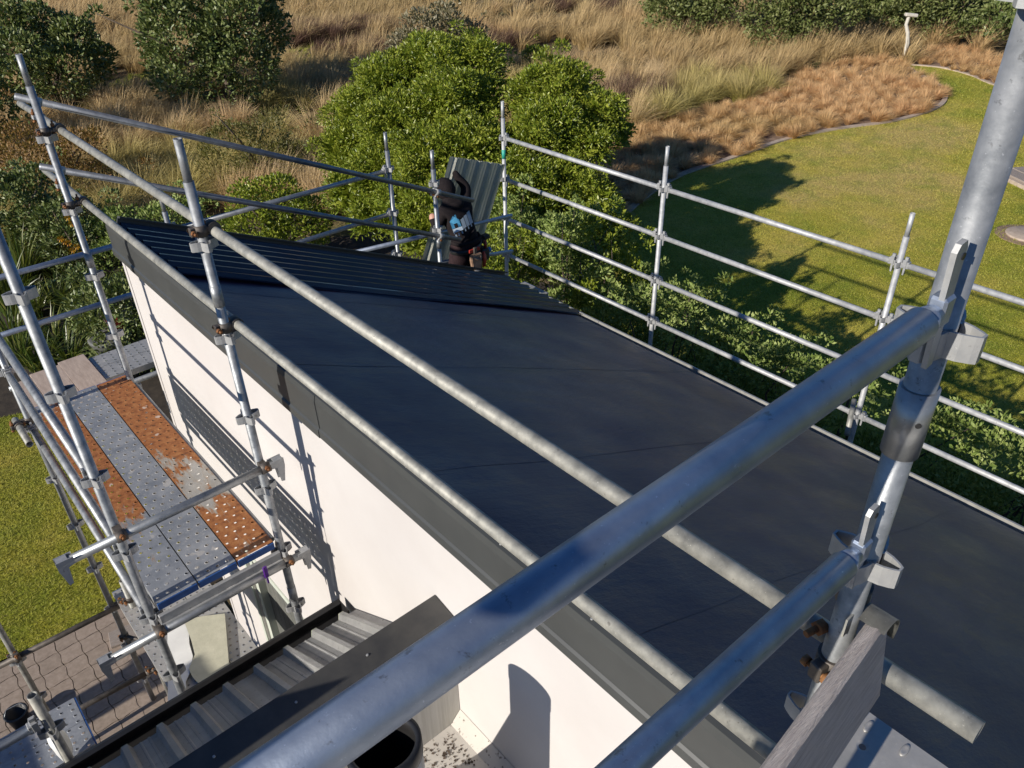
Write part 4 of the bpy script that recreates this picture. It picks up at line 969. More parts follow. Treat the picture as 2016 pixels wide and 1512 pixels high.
bush('coastal_bush', 'wide far green bush left of the crooked lamp post', 1540, 25, 37, 6.0, 3.3, 13000, .17, .085, 'leaf_far', 37, 34, (.6, 1.0))
bush('coastal_bush', 'far green bush directly behind the crooked lamp post', 1800, 22, 41, 5.8, 3.0, 11000, .17, .085, 'leaf_far', 38, 30, (.6, 1.0))
bush('dark_bush', 'dark shaded bush between the two wide far bushes', 1690, 45, 42, 4.2, 2.6, 7000, .2, .09, 'leaf_dark', 39, 22, (.5, .9))
bush('dark_bush', 'low dark sprawling bush half hidden by the big near standard', 1950, 72, 41.5, 6.0, 1.7, 7000, .18, .09, 'leaf_dark', 40, 26, (.4, .7))
bush('olive_mound', 'olive green mounded shrub in the grass above the raking tubes', 500, 255, 20.5, 2.7, 1.7, 7000, .085, .030, 'leaf_olive', 41, 26, (.35, .6))
bush('garden_shrub', 'mid green shrub behind the far left ledgers', 545, 420, 15.4, 2.1, 1.9, 9000, .085, .040, 'leaf_bright', 42, 26, (.3, .5))
bush('garden_shrub', 'yellow green shrub low behind the far roof edge', 605, 470, 12.6, 1.5, 1.1, 5000, .075, .034, 'leaf_hedge', 43, 18, (.22, .4))
bush('rust_shrub', 'rust red shrub behind the far left corner standard', 100, 345, 21.5, 2.7, 1.9, 7000, .085, .038, 'leaf_rust', 44, 24, (.35, .6))
bush('flowering_shrub', 'dark leafy shrub with orange flowers by the far left corner', 150, 455, 17.0, 1.7, 1.5, 5000, .085, .040, 'leaf_dark', 45, 18, (.3, .5))
bush('dark_bush', 'dark leafy bush below the rust red shrub at the left', 30, 400, 18.2, 2.2, 2.0, 6000, .10, .048, 'leaf_dark', 46, 18, (.35, .55))
bush('garden_shrub', 'dark green shrub beside the white wall corner', 215, 540, 12.6, 1.6, 1.6, 6000, .08, .04, 'leaf_dark', 47, 18, (.3, .45))
bush('garden_shrub', 'grey green bush seen between the far ledgers', 280, 420, 16.3, 2.6, 1.4, 6500, .085, .04, 'leaf_hedge', 48, 20, (.3, .5))
# orange flowers
V, F = [], []; r_ = random.Random(5)
for px, py in ((132, 428), (140, 440), (126, 475), (134, 478), (150, 485), (158, 500), (118, 470), (165, 470), (142, 492)):
    q = pt(px, py, 16.1)
    for k_ in range(9):
        a = k_*.7; b0 = len(V); e = Vector((math.cos(a)*.05, -abs(math.sin(a))*.02, math.sin(a)*.05))
        V += [tuple(q), tuple(q+np.array(e)+np.array([.012, 0, .012])), tuple(q+np.array(e)*1.3), tuple(q+np.array(e)-np.array([.012, 0, .012]))]; F.append((b0, b0+1, b0+2, b0+3))
tag(link('orange_flowers', np_mesh('orange_flowers', V, F), M['petal']), 'orange daisy flowers on the dark shrub by the far left corner', 'flowers', kind='stuff')

# hedge of pale leaved shrubs along the right side of the house
rg = np.random.default_rng(77); HY = [9.5, 8.75, 8.15, 7.55, 6.85, 6.1, 5.3, 4.5, 3.7, 2.9, 2.1, 1.3, .5, -.4]
HH = [2.5, 2.6, 2.3, 2.6, 2.5, 2.15, 2.35, 2.0, 2.15, 2.2, 1.95, 2.1, 2.2, 2.0]
ORD = ('first', 'second', 'third', 'fourth', 'fifth', 'sixth', 'seventh', 'eighth', 'ninth', 'tenth', 'eleventh', 'twelfth', 'thirteenth', 'fourteenth')
for i, (y, h) in enumerate(zip(HY, HH)):
    x = (8.2, 7.5, 6.5)[i] if i < 3 else 7.35+.15*math.sin((i-3)*1.9)+(.25 if i < 5 else 0); rng = np.random.default_rng(200+i)
    c = rand_clumps((x, y, h*.52), .55, .45, h*.42, 20, .16, .30, rng, .1)
    c += [(x+rng.uniform(-.6, .6), y+rng.uniform(-.45, .45), h*rng.uniform(.78, 1.05), rng.uniform(.05, .11)) for _ in range(26)]
    tree('hedge_shrub', f'{ORD[i]} hedge shrub counted from the far right corner toward the camera', 'shrub', (x, y, 0), c, 6500 if i < 12 else 2500, .062, .030, 'leaf_hedge' if i not in (0, 2, 4) else 'leaf_bright', 300+i, 'hedge shrubs along the right side', .04, .5, .3, 7)

# ---- tussocks
def tussock_np(nb, h, spread, rng, seg=3, w0=.012, droop=1.0, wind=(.25, -.1)):
    a = rng.uniform(0, 2*np.pi, nb); r0 = spread*.22*np.sqrt(rng.random(nb)); out = rng.uniform(.1, 1.0, nb)**.8
    base = np.stack([r0*np.cos(a), r0*np.sin(a), np.zeros(nb)], 1); dirh = np.stack([np.cos(a), np.sin(a), np.zeros(nb)], 1)
    hh = h*rng.uniform(.6, 1.1, nb)*(1-.25*out); side = np.stack([-np.sin(a), np.cos(a), np.zeros(nb)], 1)+rng.normal(size=(nb, 3))*.4
    side = unit(side); V = []; F = []
    wv = np.array([wind[0], wind[1], 0])
    lev = []
    for s in range(seg+1):
        t = s/seg; p = base+dirh*(spread*out*(t**1.5))[:, None]+wv*(h*t*t)*rng.uniform(.6, 1.2, (nb, 1))
        p[:, 2] = hh*(t-.42*droop*out*t**2.6); wd = w0*(1-.85*t)
        if s < seg: lev.append((p-side*wd/2, p+side*wd/2))
        else: lev.append((p,))
    cols = [x for l in lev for x in l]; k_ = len(cols); V = np.stack(cols, 1).reshape(-1, 3); i = np.arange(nb)*k_
    F = []
    for s in range(seg-1):
        b0 = 2*s; F += [np.stack([i+b0, i+b0+1, i+b0+3], 1), np.stack([i+b0, i+b0+3, i+b0+2], 1)]
    F.append(np.stack([i+2*(seg-1), i+2*(seg-1)+1, i+2*seg], 1)); return V, np.concatenate(F)
def inside(poly, x, y):
    c = False; n_ = len(poly); j = n_-1
    for i in range(n_):
        xi, yi = poly[i]; xj, yj = poly[j]
        if (yi > y) != (yj > y) and x < (xj-xi)*(y-yi)/(yj-yi)+xi: c = not c
        j = i
    return c
def to_px(x, y, z):
    d = Vector((x, y, z-CAM_H)); k_ = d.dot(_f); return (1008+FL*d.dot(_r)/k_, 756-FL*d.dot(_u)/k_) if k_ > .1 else (-9e3, -9e3)
def in_view(x, y, z=.3, m_=120):
    a, b_ = to_px(x, y, z); return -m_ < a < 2016+m_ and -m_ < b_ < 1512+m_
TB = []
for v in range(5):
    V, F = tussock_np(420, .42, .36, np.random.default_rng(400+v), 3, .010, 1.25, (.12, -.10)); me_ = np_mesh('copper_tussock', V, F); me_.materials.append(M['tussock_brown']); TB.append(me_)
TT, TG, TH = [], [], []
for v in range(5):
    V, F = tussock_np(420, 1.15, .72, np.random.default_rng(420+v), 4, .013, .9, (.18, -.12)); me_ = np_mesh('pale_tussock', V, F); me_.materials.append(M['tussock']); TT.append(me_)
    V, F = tussock_np(420, 1.0, .85, np.random.default_rng(440+v), 4, .014, .9, (.10, -.08)); me_ = np_mesh('green_tussock', V, F); me_.materials.append(M['tussock_green']); TG.append(me_)
rg = np.random.default_rng(55)
# low copper tussocks in the kerbed bed
cnt = 0; spots = []
for gxx in np.arange(10.5, 38, .47):
    for gyy in np.arange(3.5, 16.6, .47):
        x, y = gxx+rg.uniform(-.17, .17), gyy+rg.uniform(-.17, .17)
        if not (inside(BED, x, y) or inside(BED2, x, y)): continue
        a, b_ = to_px(x, y, .1)
        if not (-40 < a < 2050 and -40 < b_ < 700): continue
        spots.append((math.hypot(x, y), x, y))
spots.sort()
STUFF_V, STUFF_F, off = [], [], 0
for i, (d, x, y) in enumerate(spots):
    s = rg.uniform(.9, 1.45)
    if cnt < 300:
        tag(link('copper_tussock', TB[i % 5], None, None, (x, y, 0), (0, 0, rg.uniform(0, 6.28))), 'low copper brown tussock in the kerbed bed beside the lawn', 'tussock', 'low copper tussocks in the kerbed bed').scale = (s, s, s*rg.uniform(.85, 1.1)); cnt += 1
    else:
        V, F = tussock_np(150, .40*s, .34*s, rg, 2, .013, 1.2, (.12, -.10)); STUFF_V.append(V+np.array([x, y, 0])); STUFF_F.append(F+off); off += len(V)
if STUFF_V: tag(link('copper_tussock_mass', np_mesh('copper_tussock_mass', np.concatenate(STUFF_V), np.concatenate(STUFF_F)), M['tussock_brown']), 'farther low copper tussocks in the kerbed bed', 'tussocks', kind='stuff')
# tall tussocks over the dune
GL0 = [(on_z(255, 165).x, on_z(255, 165).y, 2.4, 2.0), (on_z(640, 108).x, on_z(640, 108).y, 4.2, 1.6)]
CLEAR = [(6.2, 30, 1.6), (10.5, 27, 1.8), (21.5, 29.3, 1.2), (8.9, 11.5, 3.2), (9.8, 10.6, 2.4)]
spots = []
for gxx in np.arange(-6, 62, .88):
    for gyy in np.arange(8, 74, .88):
        x, y = gxx+rg.uniform(-.4, .4), gyy+rg.uniform(-.4, .4)
        if inside(BED, x, y) or inside(BED2, x, y) or inside(LAWN_R, x, y) or inside(LAWN_L, x, y): continue
        if any(math.hypot(x-a, y-b_) < r for a, b_, r in CLEAR): continue
        if y < 17+.06*x and x < 7.5: continue
        if x < 8.5 and y < 15.5: continue
        if x > 30.8 and y < 3: continue
        if not in_view(x, y, .4): continue
        # bare green glades and dark heath hollows
        gl = noise.noise((x*.13+4.2, y*.13, 1.7))
        if any(((x-a)/ra)**2+((y-b_)/rb)**2 < 1 for a, b_, ra, rb in GL0): continue
        if gl > .40 and rg.random() < .8: continue
        spots.append((math.hypot(x, y), x, y, gl))
spots.sort(); cnt = 0; SV, SF, off = [], [], 0; HV, HF, ho = [], [], 0
for i, (d, x, y, gl) in enumerate(spots):
    z = gz(x, y); gn = noise.noise((x*.22, y*.22, 9.0)); s = rg.uniform(.9, 1.4)
    if gl < -.42 and d > 30:
        V, F = tussock_np(170, .8*s, .7*s, rg, 2, .03, .6); HV.append(V+np.array([x, y, z])); HF.append(F+ho); ho += len(V); continue
    if cnt < 300:
        g = gn > .05
        o = link('green_tussock' if g else 'pale_tussock', (TG if g else TT)[i % 5], None, None, (x, y, z), (0, 0, rg.uniform(-.5, .5) if i % 2 else rg.uniform(0, 6.28))); o.scale = (s, s, s)
        if g: tag(o, 'tall tussock with green heart and straw tips among the dune grass', 'tussock', 'green hearted dune tussocks')
        else: tag(o, 'tall pale straw tussock among the dune grass', 'tussock', 'pale straw dune tussocks')
        cnt += 1
    else:
        nb = int(max(70, 230*(26/d)**1.2)); V, F = tussock_np(nb, 1.15*s, .78*s, rg, 3, .018*d/24, .9, (.18, -.12)); SV.append(V+np.array([x, y, z])); SF.append(F+off); off += len(V)
dn = blade_mat('far_straw_grass', (0.44, 0.33, 0.13), (0.86, 0.63, 0.35), (0.72, 0.54, 0.25), .35, False, 1.6)
if SV: tag(link('dune_grass', np_mesh('dune_grass', np.concatenate(SV), np.concatenate(SF)), dn), 'far dune grass reading as one straw coloured mass', 'grass', kind='stuff')
for px, py, ra, rb in ((640, 62, 3.2, 1.6), (700, 70, 3.0, 1.4), (590, 88, 2.6, 1.3), (1205, 22, 4.0, 1.6), (1265, 38, 3.0, 1.3), (1140, 12, 3.0, 1.6), (730, 120, 2.2, 1.0), (950, 95, 2.0, 1.0), (1230, 205, 1.6, 1.0)):
    q = on_z(px, py, 0)
    for _ in range(34):
        a = rg.uniform(0, 6.28); t_ = math.sqrt(rg.random()); dx, dy = ra*t_*math.cos(a), rb*t_*math.sin(a); x, y = q.x+dx*.76+dy*.65, q.y-dx*.65+dy*.76
        V, F = tussock_np(200, rg.uniform(.8, 1.15), .6, rg, 2, .03, .5); HV.append(V+np.array([x, y, gz(x, y)])); HF.append(F+ho); ho += len(V)
if HV: tag(link('dark_heath', np_mesh('dark_heath', np.concatenate(HV), np.concatenate(HF)), M['heath']), 'dark brown heath in the far dune hollows', 'heath', kind='stuff')

# ---- strap leaved garden plants at the left
def strap_plant(x, y, h, spread, nb, seed, label, w0=.035, mat='leaf_flax', droop=1.1, group=None):
    V, F = tussock_np(nb, h, spread, np.random.default_rng(seed), 5, w0, droop, (.05, .0))
    return tag(link('strap_leaf_plant', np_mesh('strap_leaf_plant', V, F), M[mat], None, (x, y, 0)), label, 'plant', group)
# short green turf in the dune glades
rg = np.random.default_rng(66); X, Y = [], []
GL = [(on_z(255, 165).x, on_z(255, 165).y, 2.6, 2.2), (on_z(640, 108).x, on_z(640, 108).y, 4.5, 1.8), (on_z(250, 200).x, on_z(250, 200).y, 1.8, 1.6), (on_z(640, 120).x+2, on_z(640, 120).y-2, 3.0, 1.4), (on_z(700, 30).x, on_z(700, 30).y, 4, 2)]
VV, FF, off = [], [], 0
for cx_, cy_, ra, rb in GL:
    for _ in range(130):
        a = rg.uniform(0, 6.28); t_ = math.sqrt(rg.random()); x, y = cx_+ra*t_*math.cos(a), cy_+rb*t_*math.sin(a)
        V, F = tussock_np(26, .22, .28, rg, 2, .03, .8); VV.append(V+np.array([x, y, gz(x, y)])); FF.append(F+off); off += len(V)
gm = leaf_mat('glade_grass', (0.16, 0.20, 0.02), (0.28, 0.31, 0.035), (0.42, 0.42, 0.09), .7, .3, .2)
tag(link('glade_grass', np_mesh('glade_grass', np.concatenate(VV), np.concatenate(FF)), gm), 'bright green grass in the glades between the dark bushes', 'grass', kind='stuff')
rg = np.random.default_rng(91)
for i, (px, py) in enumerate(((20, 560), (60, 600), (15, 640), (95, 650), (130, 690), (70, 700), (160, 600), (175, 640), (110, 585), (35, 690), (140, 560), (60, 520), (15, 500), (190, 575), (100, 520))):
    q = on_z(px, py, .25); L_ = 'arching strap leaved plant in the garden bed behind the walkway'
    strap_plant(q.x, q.y, rg.uniform(.7, 1.0), rg.uniform(.55, .8), 95, 500+i, L_, group='strap leaved plants in the left garden')
for i, (px, py) in enumerate(((12, 590), (40, 545))):
    q = on_z(px, py, .3); strap_plant(q.x, q.y, 1.6, .6, 90, 540+i, 'tall upright light green flax at the left edge', .05, 'leaf_flax', .35, 'tall flax plants at the left edge')
for i, (px, py) in enumerate(((120, 425), (300, 465), (420, 470), (350, 440), (200, 470))):
    q = on_z(px, py, .3); strap_plant(q.x, q.y, 1.0, .8, 110, 560+i, 'straw tipped sword leaved plant behind the far ledgers', .03, 'tussock_green', .9, 'sword leaved plants behind the far ledgers')

# ---- lawn blades
def lawn_blades(poly, n, h, w_, rng, name, label, xr, yr, dens):
    X, Y = [], []
    while len(X) < n:
        x = rng.uniform(*xr, 4000); y = rng.uniform(*yr, 4000)
        for a, b_ in zip(x, y):
            d = math.hypot(a, b_)
            if rng.random() < dens(d) and in_view(a, b_, 0, 20) and inside(poly, a, b_): X.append(a); Y.append(b_)
            if len(X) >= n: break
    X, Y = np.array(X), np.array(Y); k_ = len(X); sc_ = np.clip(np.hypot(X, Y)/11, 1, 2.4)
    a = rng.uniform(0, 6.28, k_); lean = rng.normal(size=(k_, 2))*h*.7; W2 = w_*sc_/2
    B = np.stack([X, Y, np.full(k_, .012)], 1); sd = np.stack([np.cos(a)*W2, np.sin(a)*W2, np.zeros(k_)], 1)
    T = B+np.stack([lean[:, 0]*sc_, lean[:, 1]*sc_, h*rng.uniform(.5, 1.2, k_)*sc_**.6], 1)
    V = np.stack([B-sd, B+sd, T], 1).reshape(-1, 3); F = np.arange(k_*3).reshape(-1, 3)
    tag(link(name, np_mesh(name, V, F), M['lawn_blade']), label, 'grass', kind='stuff')
rg = np.random.default_rng(5)
lawn_blades(LAWN_R, 110000, .024, .010, rg, 'lawn_grass', 'short yellow green lawn grass right of the house', (6, 34), (1, 14), lambda d: min(1, (12/d)**2))
lawn_blades(LAWN_L, 30000, .026, .009, rg, 'lawn_grass', 'short lawn grass left of the scaffold', (-3, 1.4), (7.3, 12.8), lambda d: 1)

# ================================================================== SMALL THINGS IN THE GROUNDS
# crooked lamp post
q = on_z(1775, 122, 0)
s = empty('lamp_post', (q.x, q.y, 0), 'crooked pale timber lamp post at the head of the lawn', 'lamp post')
bm = bmesh.new(); d = math.hypot(q.x, q.y); P_ = [pt(px, py, d) for px, py in ((1775, 126), (1781, 104), (1787, 84), (1787, 64), (1784, 48), (1789, 33))]
path_tube(bm, [Vector(tuple(p_))-Vector((q.x, q.y, 0)) for p_ in P_], [.085, .08, .075, .07, .065, .06], 10); mk('post', bm, M['lamp_white'], s)
hp = Vector(tuple(P_[-1]))-Vector((q.x, q.y, 0))
bm = bmesh.new(); box(bm, (-.24, -.10, -.02), (.24, .10, .10), .03); mk('lamp_head', bm, M['lamp_white'], s, hp+Vector((.06, -.05, .02)), (0, .1, YAW*-1))
# timber edged step and round stepping slab at the right edge
q = on_z(2010, 352, 0); s = empty('garden_step', (q.x, q.y, 0), 'timber and concrete garden step at the right edge of the lawn', 'step', rot=(0, 0, -.55))
bm = bmesh.new(); box(bm, (-.5, -1.1, 0), (1.6, .5, .10), .01); mk('slab', bm, M['concrete'], s)
for i in range(3):
    bm = bmesh.new(); box(bm, (-.4+i*.42, -1.0, .101), (-.02+i*.42, .42, .15), .006); mk('plank', bm, M['timber'], s)
q = on_z(2022, 465, 0); s = empty('stepping_stone', (q.x, q.y, .012), 'round concrete stepping slab in a ring of bare soil at the right edge', 'stepping stone')
bm = bmesh.new(); lathe(bm, [(.62, .0), (.60, .006), (.05, .006)], 28); mk('soil_ring', bm, M['mulch'], s)
bm = bmesh.new(); lathe(bm, [(.42, .004), (.42, .04), (.40, .05), (.02, .05)], 28); mk('slab', bm, M['concrete'], s)
# grey bin in the left garden
q = on_z(216, 660, .75); s = empty('rubbish_bin', (q.x, q.y, 0), 'round grey plastic rubbish bin with a ringed lid among the strap leaved plants', 'bin')
bm = bmesh.new(); lathe(bm, [(.21, 0), (.25, .02), (.29, .66), (.31, .67), (.31, .72), (.28, .72)], 30); mk('body', bm, M['bin_plastic'], s)
bm = bmesh.new(); lathe(bm, [(.325, .70), (.325, .745), (.30, .76), (.285, .755), (.24, .775), (.225, .768), (.17, .788), (.155, .78), (.09, .80), (.02, .802)], 30); ld = mk('lid', bm, M['bin_plastic'], s)
bm = bmesh.new(); path_tube(bm, [(-.10, 0, .79), (-.08, 0, .84), (.08, 0, .84), (.10, 0, .79)], .014, 8); mk('handle', bm, M['bin_plastic'], ld)
# folded silver and red barrow thing leaning on the wall corner
q = on_z(262, 655, .7); s = empty('folded_garden_cart', (q.x, q.y, 0), 'folded grey canvas cart with a red seat tucked behind the white wall corner', 'cart')
bm = bmesh.new(); prev = None
for i in range(9):
    t = i/8; z = .15+1.0*t; wd = .06+.16*math.sin(math.pi*(.2+.75*t)); row = [bm.verts.new((x_, .05*math.sin(7*x_+4*t)+.18*t, z)) for x_ in np.linspace(-wd, wd, 7)]
    if prev:
        for a in range(6): bm.faces.new((prev[a], prev[a+1], row[a+1], row[a])).smooth = True
    prev = row
bmesh.ops.solidify(bm, geom=bm.faces[:], thickness=.012); mk('canvas', bm, M['galv_white'], s)
bm = bmesh.new(); box(bm, (-.30, -.05, .75), (-.12, .10, 1.05), .03); box(bm, (-.38, -.03, .55), (-.27, .06, .68), .02); mk('seat', bm, M['red_plastic'], s)
for xx in (-.16, .12):
    bm = bmesh.new(); path_tube(bm, [(xx, -.06, .05), (xx+.02, .02, .6), (xx+.05, .16, 1.15), (xx+.10, .26, 1.35)], .014, 8); mk('frame_tube', bm, M['black_plastic'], s)
bm = bmesh.new(); tube(bm, (.16, -.08, .12), (.16, -.03, .12), .12, 20); mk('wheel', bm, M['black_plastic'], s)
bm = bmesh.new(); box(bm, (-.30, -.12, .40), (-.22, -.04, .50), .012); mk('blue_clip', bm, M['blue_plastic'], s)
# white sack by the open standard, dark bucket on the pavers
q = on_z(93, 1462, 2.35); bm = bmesh.new(); r_ = random.Random(8); bmesh.ops.create_icosphere(bm, subdivisions=3, radius=1)
for v in bm.verts:
    k_ = 1+.22*noise.noise(v.co*1.7+Vector((3, 1, 0))); v.co = Vector((v.co.x*.055*k_, v.co.y*.09*k_, v.co.z*.13*k_))
for f in bm.faces: f.smooth = True
tag(mk('white_sack', bm, M['white_plastic'], None, (q.x+.05, q.y+.05, 2.22)), 'crumpled white sack on the plank behind the open topped standard', 'sack')
q = on_z(46, 1428, 0); s = empty('black_bucket', (q.x, q.y, .03), 'small black bucket standing on the pavers at the left edge', 'bucket')
bm = bmesh.new(); lathe(bm, [(.075, 0), (.095, .16), (.105, .165), (.105, .18), (.088, .18), (.07, .02)], 22); mk('body', bm, M['black_plastic'], s)
bm = bmesh.new(); path_tube(bm, [(-.1, 0, .17), (-.06, .06, .20), (.06, .06, .20), (.1, 0, .17)], .004, 6); mk('handle', bm, M['galv'], s)
# timber sole boards under the base plates
for i, (x, y, a) in enumerate(((.37, 5.95, .1), (.50, 6.9, -.2), (-.41, 5.9, .05))):
    bm = bmesh.new(); box(bm, (-.22, -.11, 0), (.22, .11, .03), .004)
    tag(mk('sole_board', bm, M['timber'], None, (x, y, .034 if i == 1 else -.0005+.034-.036), (0, 0, a)), ('timber sole board under the outer scaffold standard', 'loose timber offcut on the paver edge', 'timber sole board under the slim left standard')[i], 'board')
# paper and offcuts near the house foot
bm = bmesh.new(); box(bm, (-.16, -.09, 0), (.16, .09, .02), .002); tag(mk('timber_offcut', bm, M['ply'], None, (.72, 5.25, .04), (0, 0, .5)), 'pale timber offcut on the pavers beside the black gutter', 'offcut')
bm = bmesh.new(); tube(bm, (0, 0, 0), (.75, -.02, .02), .012, 8); tag(mk('garden_hose', bm, simple('yellow_hose', (.5, .42, .15), (.62, .54, .22), 8), None, (1.0, 8.05, .05), (0, 0, .1)), 'short yellow hose end on the grass beside the wall', 'hose')

# ================================================================== ROOFER AND THE SHEET HE LIFTS
Z0 = 2.184
def skin_body(name, verts, edges, mat_fn, mats, root=0, sub=2):
    me_ = bpy.data.meshes.new(name); me_.from_pydata([v[0] for v in verts], edges, [])
    o = bpy.data.objects.new(name, me_); COL.objects.link(o)
    md = o.modifiers.new('skin', 'SKIN'); md.use_smooth_shade = True
    if not me_.skin_vertices: bpy.context.view_layer.update()
    for i, v in enumerate(verts):
        me_.skin_vertices[0].data[i].radius = v[1] if isinstance(v[1], tuple) else (v[1], v[1]); me_.skin_vertices[0].data[i].use_root = (i == root)
    sb = o.modifiers.new('sub', 'SUBSURF'); sb.levels = sub; sb.render_levels = sub
    dg = bpy.context.evaluated_depsgraph_get(); out = bpy.data.meshes.new_from_object(o.evaluated_get(dg))
    bpy.data.objects.remove(o, do_unlink=True)
    out.materials.clear()
    for m_ in mats: out.materials.append(M[m_])
    for p_ in out.polygons: p_.material_index = mat_fn(p_.center); p_.use_smooth = True
    return out
person = empty('person', (5.01, 6.62, Z0+.012), 'roofer in dark hooded sweatshirt and tool belt, seen from behind, lifting a roof sheet', 'person')
# local frame: x right (world +X), y away from the camera, z up; bent forward over the sheet
bv = [((0, -.02, 1.00), (.19, .13)),         # 0 pelvis
      ((0, .0, 1.12), (.165, .115)),         # 1 waist
      ((-.02, .06, 1.27), (.185, .125)),     # 2 chest
      ((-.035, .13, 1.42), (.175, .11)),     # 3 upper chest
      ((-.04, .19, 1.51), (.062, .062)),     # 4 neck
      ((-.045, .24, 1.60), (.085, .10)),     # 5 head
      ((-.045, .26, 1.665), (.060, .075)),   # 6 crown
      ((.135, .13, 1.44), (.078, .072)),     # 7 R shoulder
      ((.215, .20, 1.575), (.062, .058)),    # 8 R elbow (raised in front)
      ((.135, .265, 1.70), (.044, .044)),   # 9 R wrist
      ((.115, .28, 1.765), (.042, .020)),    # 10 R palm
      ((-.20, .12, 1.40), (.078, .072)),     # 11 L shoulder
      ((-.27, .13, 1.22), (.060, .056)),     # 12 L elbow
      ((-.265, .215, 1.32), (.042, .042)),   # 13 L wrist
      ((-.255, .235, 1.385), (.040, .020)),  # 14 L palm
      ((.115, -.01, .90), (.115, .115)),     # 15 R hip
      ((.15, .05, .50), (.088, .088)),       # 16 R knee
      ((.16, .0, .10), (.062, .062)),        # 17 R ankle
      ((-.115, -.01, .90), (.115, .115)),    # 18 L hip
      ((-.13, .08, .50), (.088, .088)),      # 19 L knee
      ((-.15, .03, .10), (.062, .062))]      # 20 L ankle
be = [(0, 1), (1, 2), (2, 3), (3, 4), (4, 5), (5, 6), (3, 7), (7, 8), (8, 9), (9, 10), (3, 11), (11, 12), (12, 13), (13, 14), (0, 15), (15, 16), (16, 17), (0, 18), (18, 19), (19, 20)]
def fingers(palm, up, side, fwd):
    for k_, (o_, ln) in enumerate(((-.030, .060), (-.010, .072), (.010, .066), (.030, .050))):
        i = len(bv); p0 = palm+side*o_+up*.015; p1 = p0+up*ln*.55+fwd*.008; p2 = p1+up*ln*.15+fwd*ln*.45
        bv.extend([(tuple(p0), .0095), (tuple(p1), .0088), (tuple(p2), .0075)]); be.extend([(i, i+1), (i+1, i+2)])
    i = len(bv); p0 = palm-side*.034-up*.01; p1 = p0-side*.026+up*.022; p2 = p1+up*.026+fwd*.012
    bv.extend([(tuple(p0), .011), (tuple(p1), .010), (tuple(p2), .0085)]); be.extend([(i, i+1), (i+1, i+2)])
fingers(Vector((.115, .28, 1.765)), Vector((-.15, .1, 1)).normalized(), Vector((1, 0, .15)).normalized(), Vector((0, 1, 0)))
fingers(Vector((-.255, .235, 1.385)), Vector((0, .3, 1)).normalized(), Vector((.4, .9, 0)).normalized(), Vector((1, 0, 0)))
def body_mat(c):
    if (c-Vector((-.255, .24, 1.40))).length < .085: return 2
    if c.z < 1.06: return 1
    return 0
body_me = skin_body('body', bv, be, body_mat, ('hoodie', 'trousers', 'skin'))
link('body', body_me, None, person)
# hood over the head
bm = bmesh.new(); bmesh.ops.create_icosphere(bm, subdivisions=3, radius=1)
for v in bm.verts:
    n_ = v.co.copy(); k_ = 1+.07*noise.noise(n_*2.3); v.co = Vector((n_.x*.108*k_, n_.y*.120*k_, n_.z*.135*k_))
    if n_.y > .55: v.co.y = .07
bmesh.ops.rotate(bm, verts=bm.verts[:], cent=(0, 0, 0), matrix=Matrix.Rotation(-.35, 3, 'X') @ Matrix.Rotation(-.2, 3, 'Y'))
for f in bm.faces: f.smooth = True
mk('hood', bm, M['hoodie'], person, (-.045, .235, 1.60))
bm = bmesh.new(); path_tube(bm, [(-.15, .10, 1.47), (-.08, .055, 1.455), (.0, .055, 1.46), (.07, .10, 1.48)], [.03, .05, .05, .03], 8); mk('hood_fold', bm, M['hoodie'], person)
bm = bmesh.new()    # hem of the sweatshirt and its creases
path_tube(bm, [(-.185, .0, 1.08), (-.15, -.10, 1.07), (-.0, -.135, 1.07), (.15, -.10, 1.08), (.185, .0, 1.09)], .022, 8); mk('hem', bm, M['hoodie'], person)
for i, (a, b_) in enumerate((((-.13, -.09, 1.10), (.06, -.055, 1.22)), ((-.03, -.115, 1.10), (.11, -.06, 1.20)), ((-.15, .02, 1.36), (.05, .015, 1.34)))):
    bm = bmesh.new(); a, b_ = Vector(a), Vector(b_); path_tube(bm, [a, a.lerp(b_, .5)+Vector((.0, -.022, .02)), b_], [.006, .016, .005], 8); mk('crease', bm, M['hoodie'], person)
# print on the back: a small house shape and blocky pale letters
from mathutils.bvhtree import BVHTree
_bv = BVHTree.FromPolygons([v.co for v in body_me.vertices], [p_.vertices for p_ in body_me.polygons])
def back(u, v):   # print plane tilted up to the right, dropped onto the back of the body mesh
    u, v = u*1.5, v*1.4; a = math.radians(5); x, z = -.05+u*math.cos(a)-v*math.sin(a), 1.295+u*math.sin(a)+v*math.cos(a)
    return Vector((x, PL[0]+PL[1]*(x-.035)+PL[2]*(z-1.295)+.9*(x+.035)**2-.014, z))
def _hit(x, z): return _bv.ray_cast(Vector((x, -1, z)), Vector((0, 1, 0)))[0].y
PL = (min(_hit(-.035+a, 1.295+b_) for a in (-.05, 0, .05) for b_ in (-.04, 0, .04)), 0.0, (_hit(-.035, 1.36)-_hit(-.035, 1.23))/.13)
def print_bm(polys):
    bm = bmesh.new()
    for poly in polys:
        f = bm.faces.new([bm.verts.new(back(*p_)) for p_ in poly])
    bmesh.ops.solidify(bm, geom=bm.faces[:], thickness=.003); return bm
lg = empty('back_print', (0, 0, 0)); lg.parent = person
mk('house_print', print_bm([[(-.105, -.01), (-.105, .045), (-.070, .080), (-.058, .068), (-.058, .082), (-.045, .082), (-.045, .055), (-.030, .040), (-.030, -.01), (-.055, -.01), (-.055, .022), (-.082, .022), (-.082, -.01)]]), M['logo_blue'], lg)
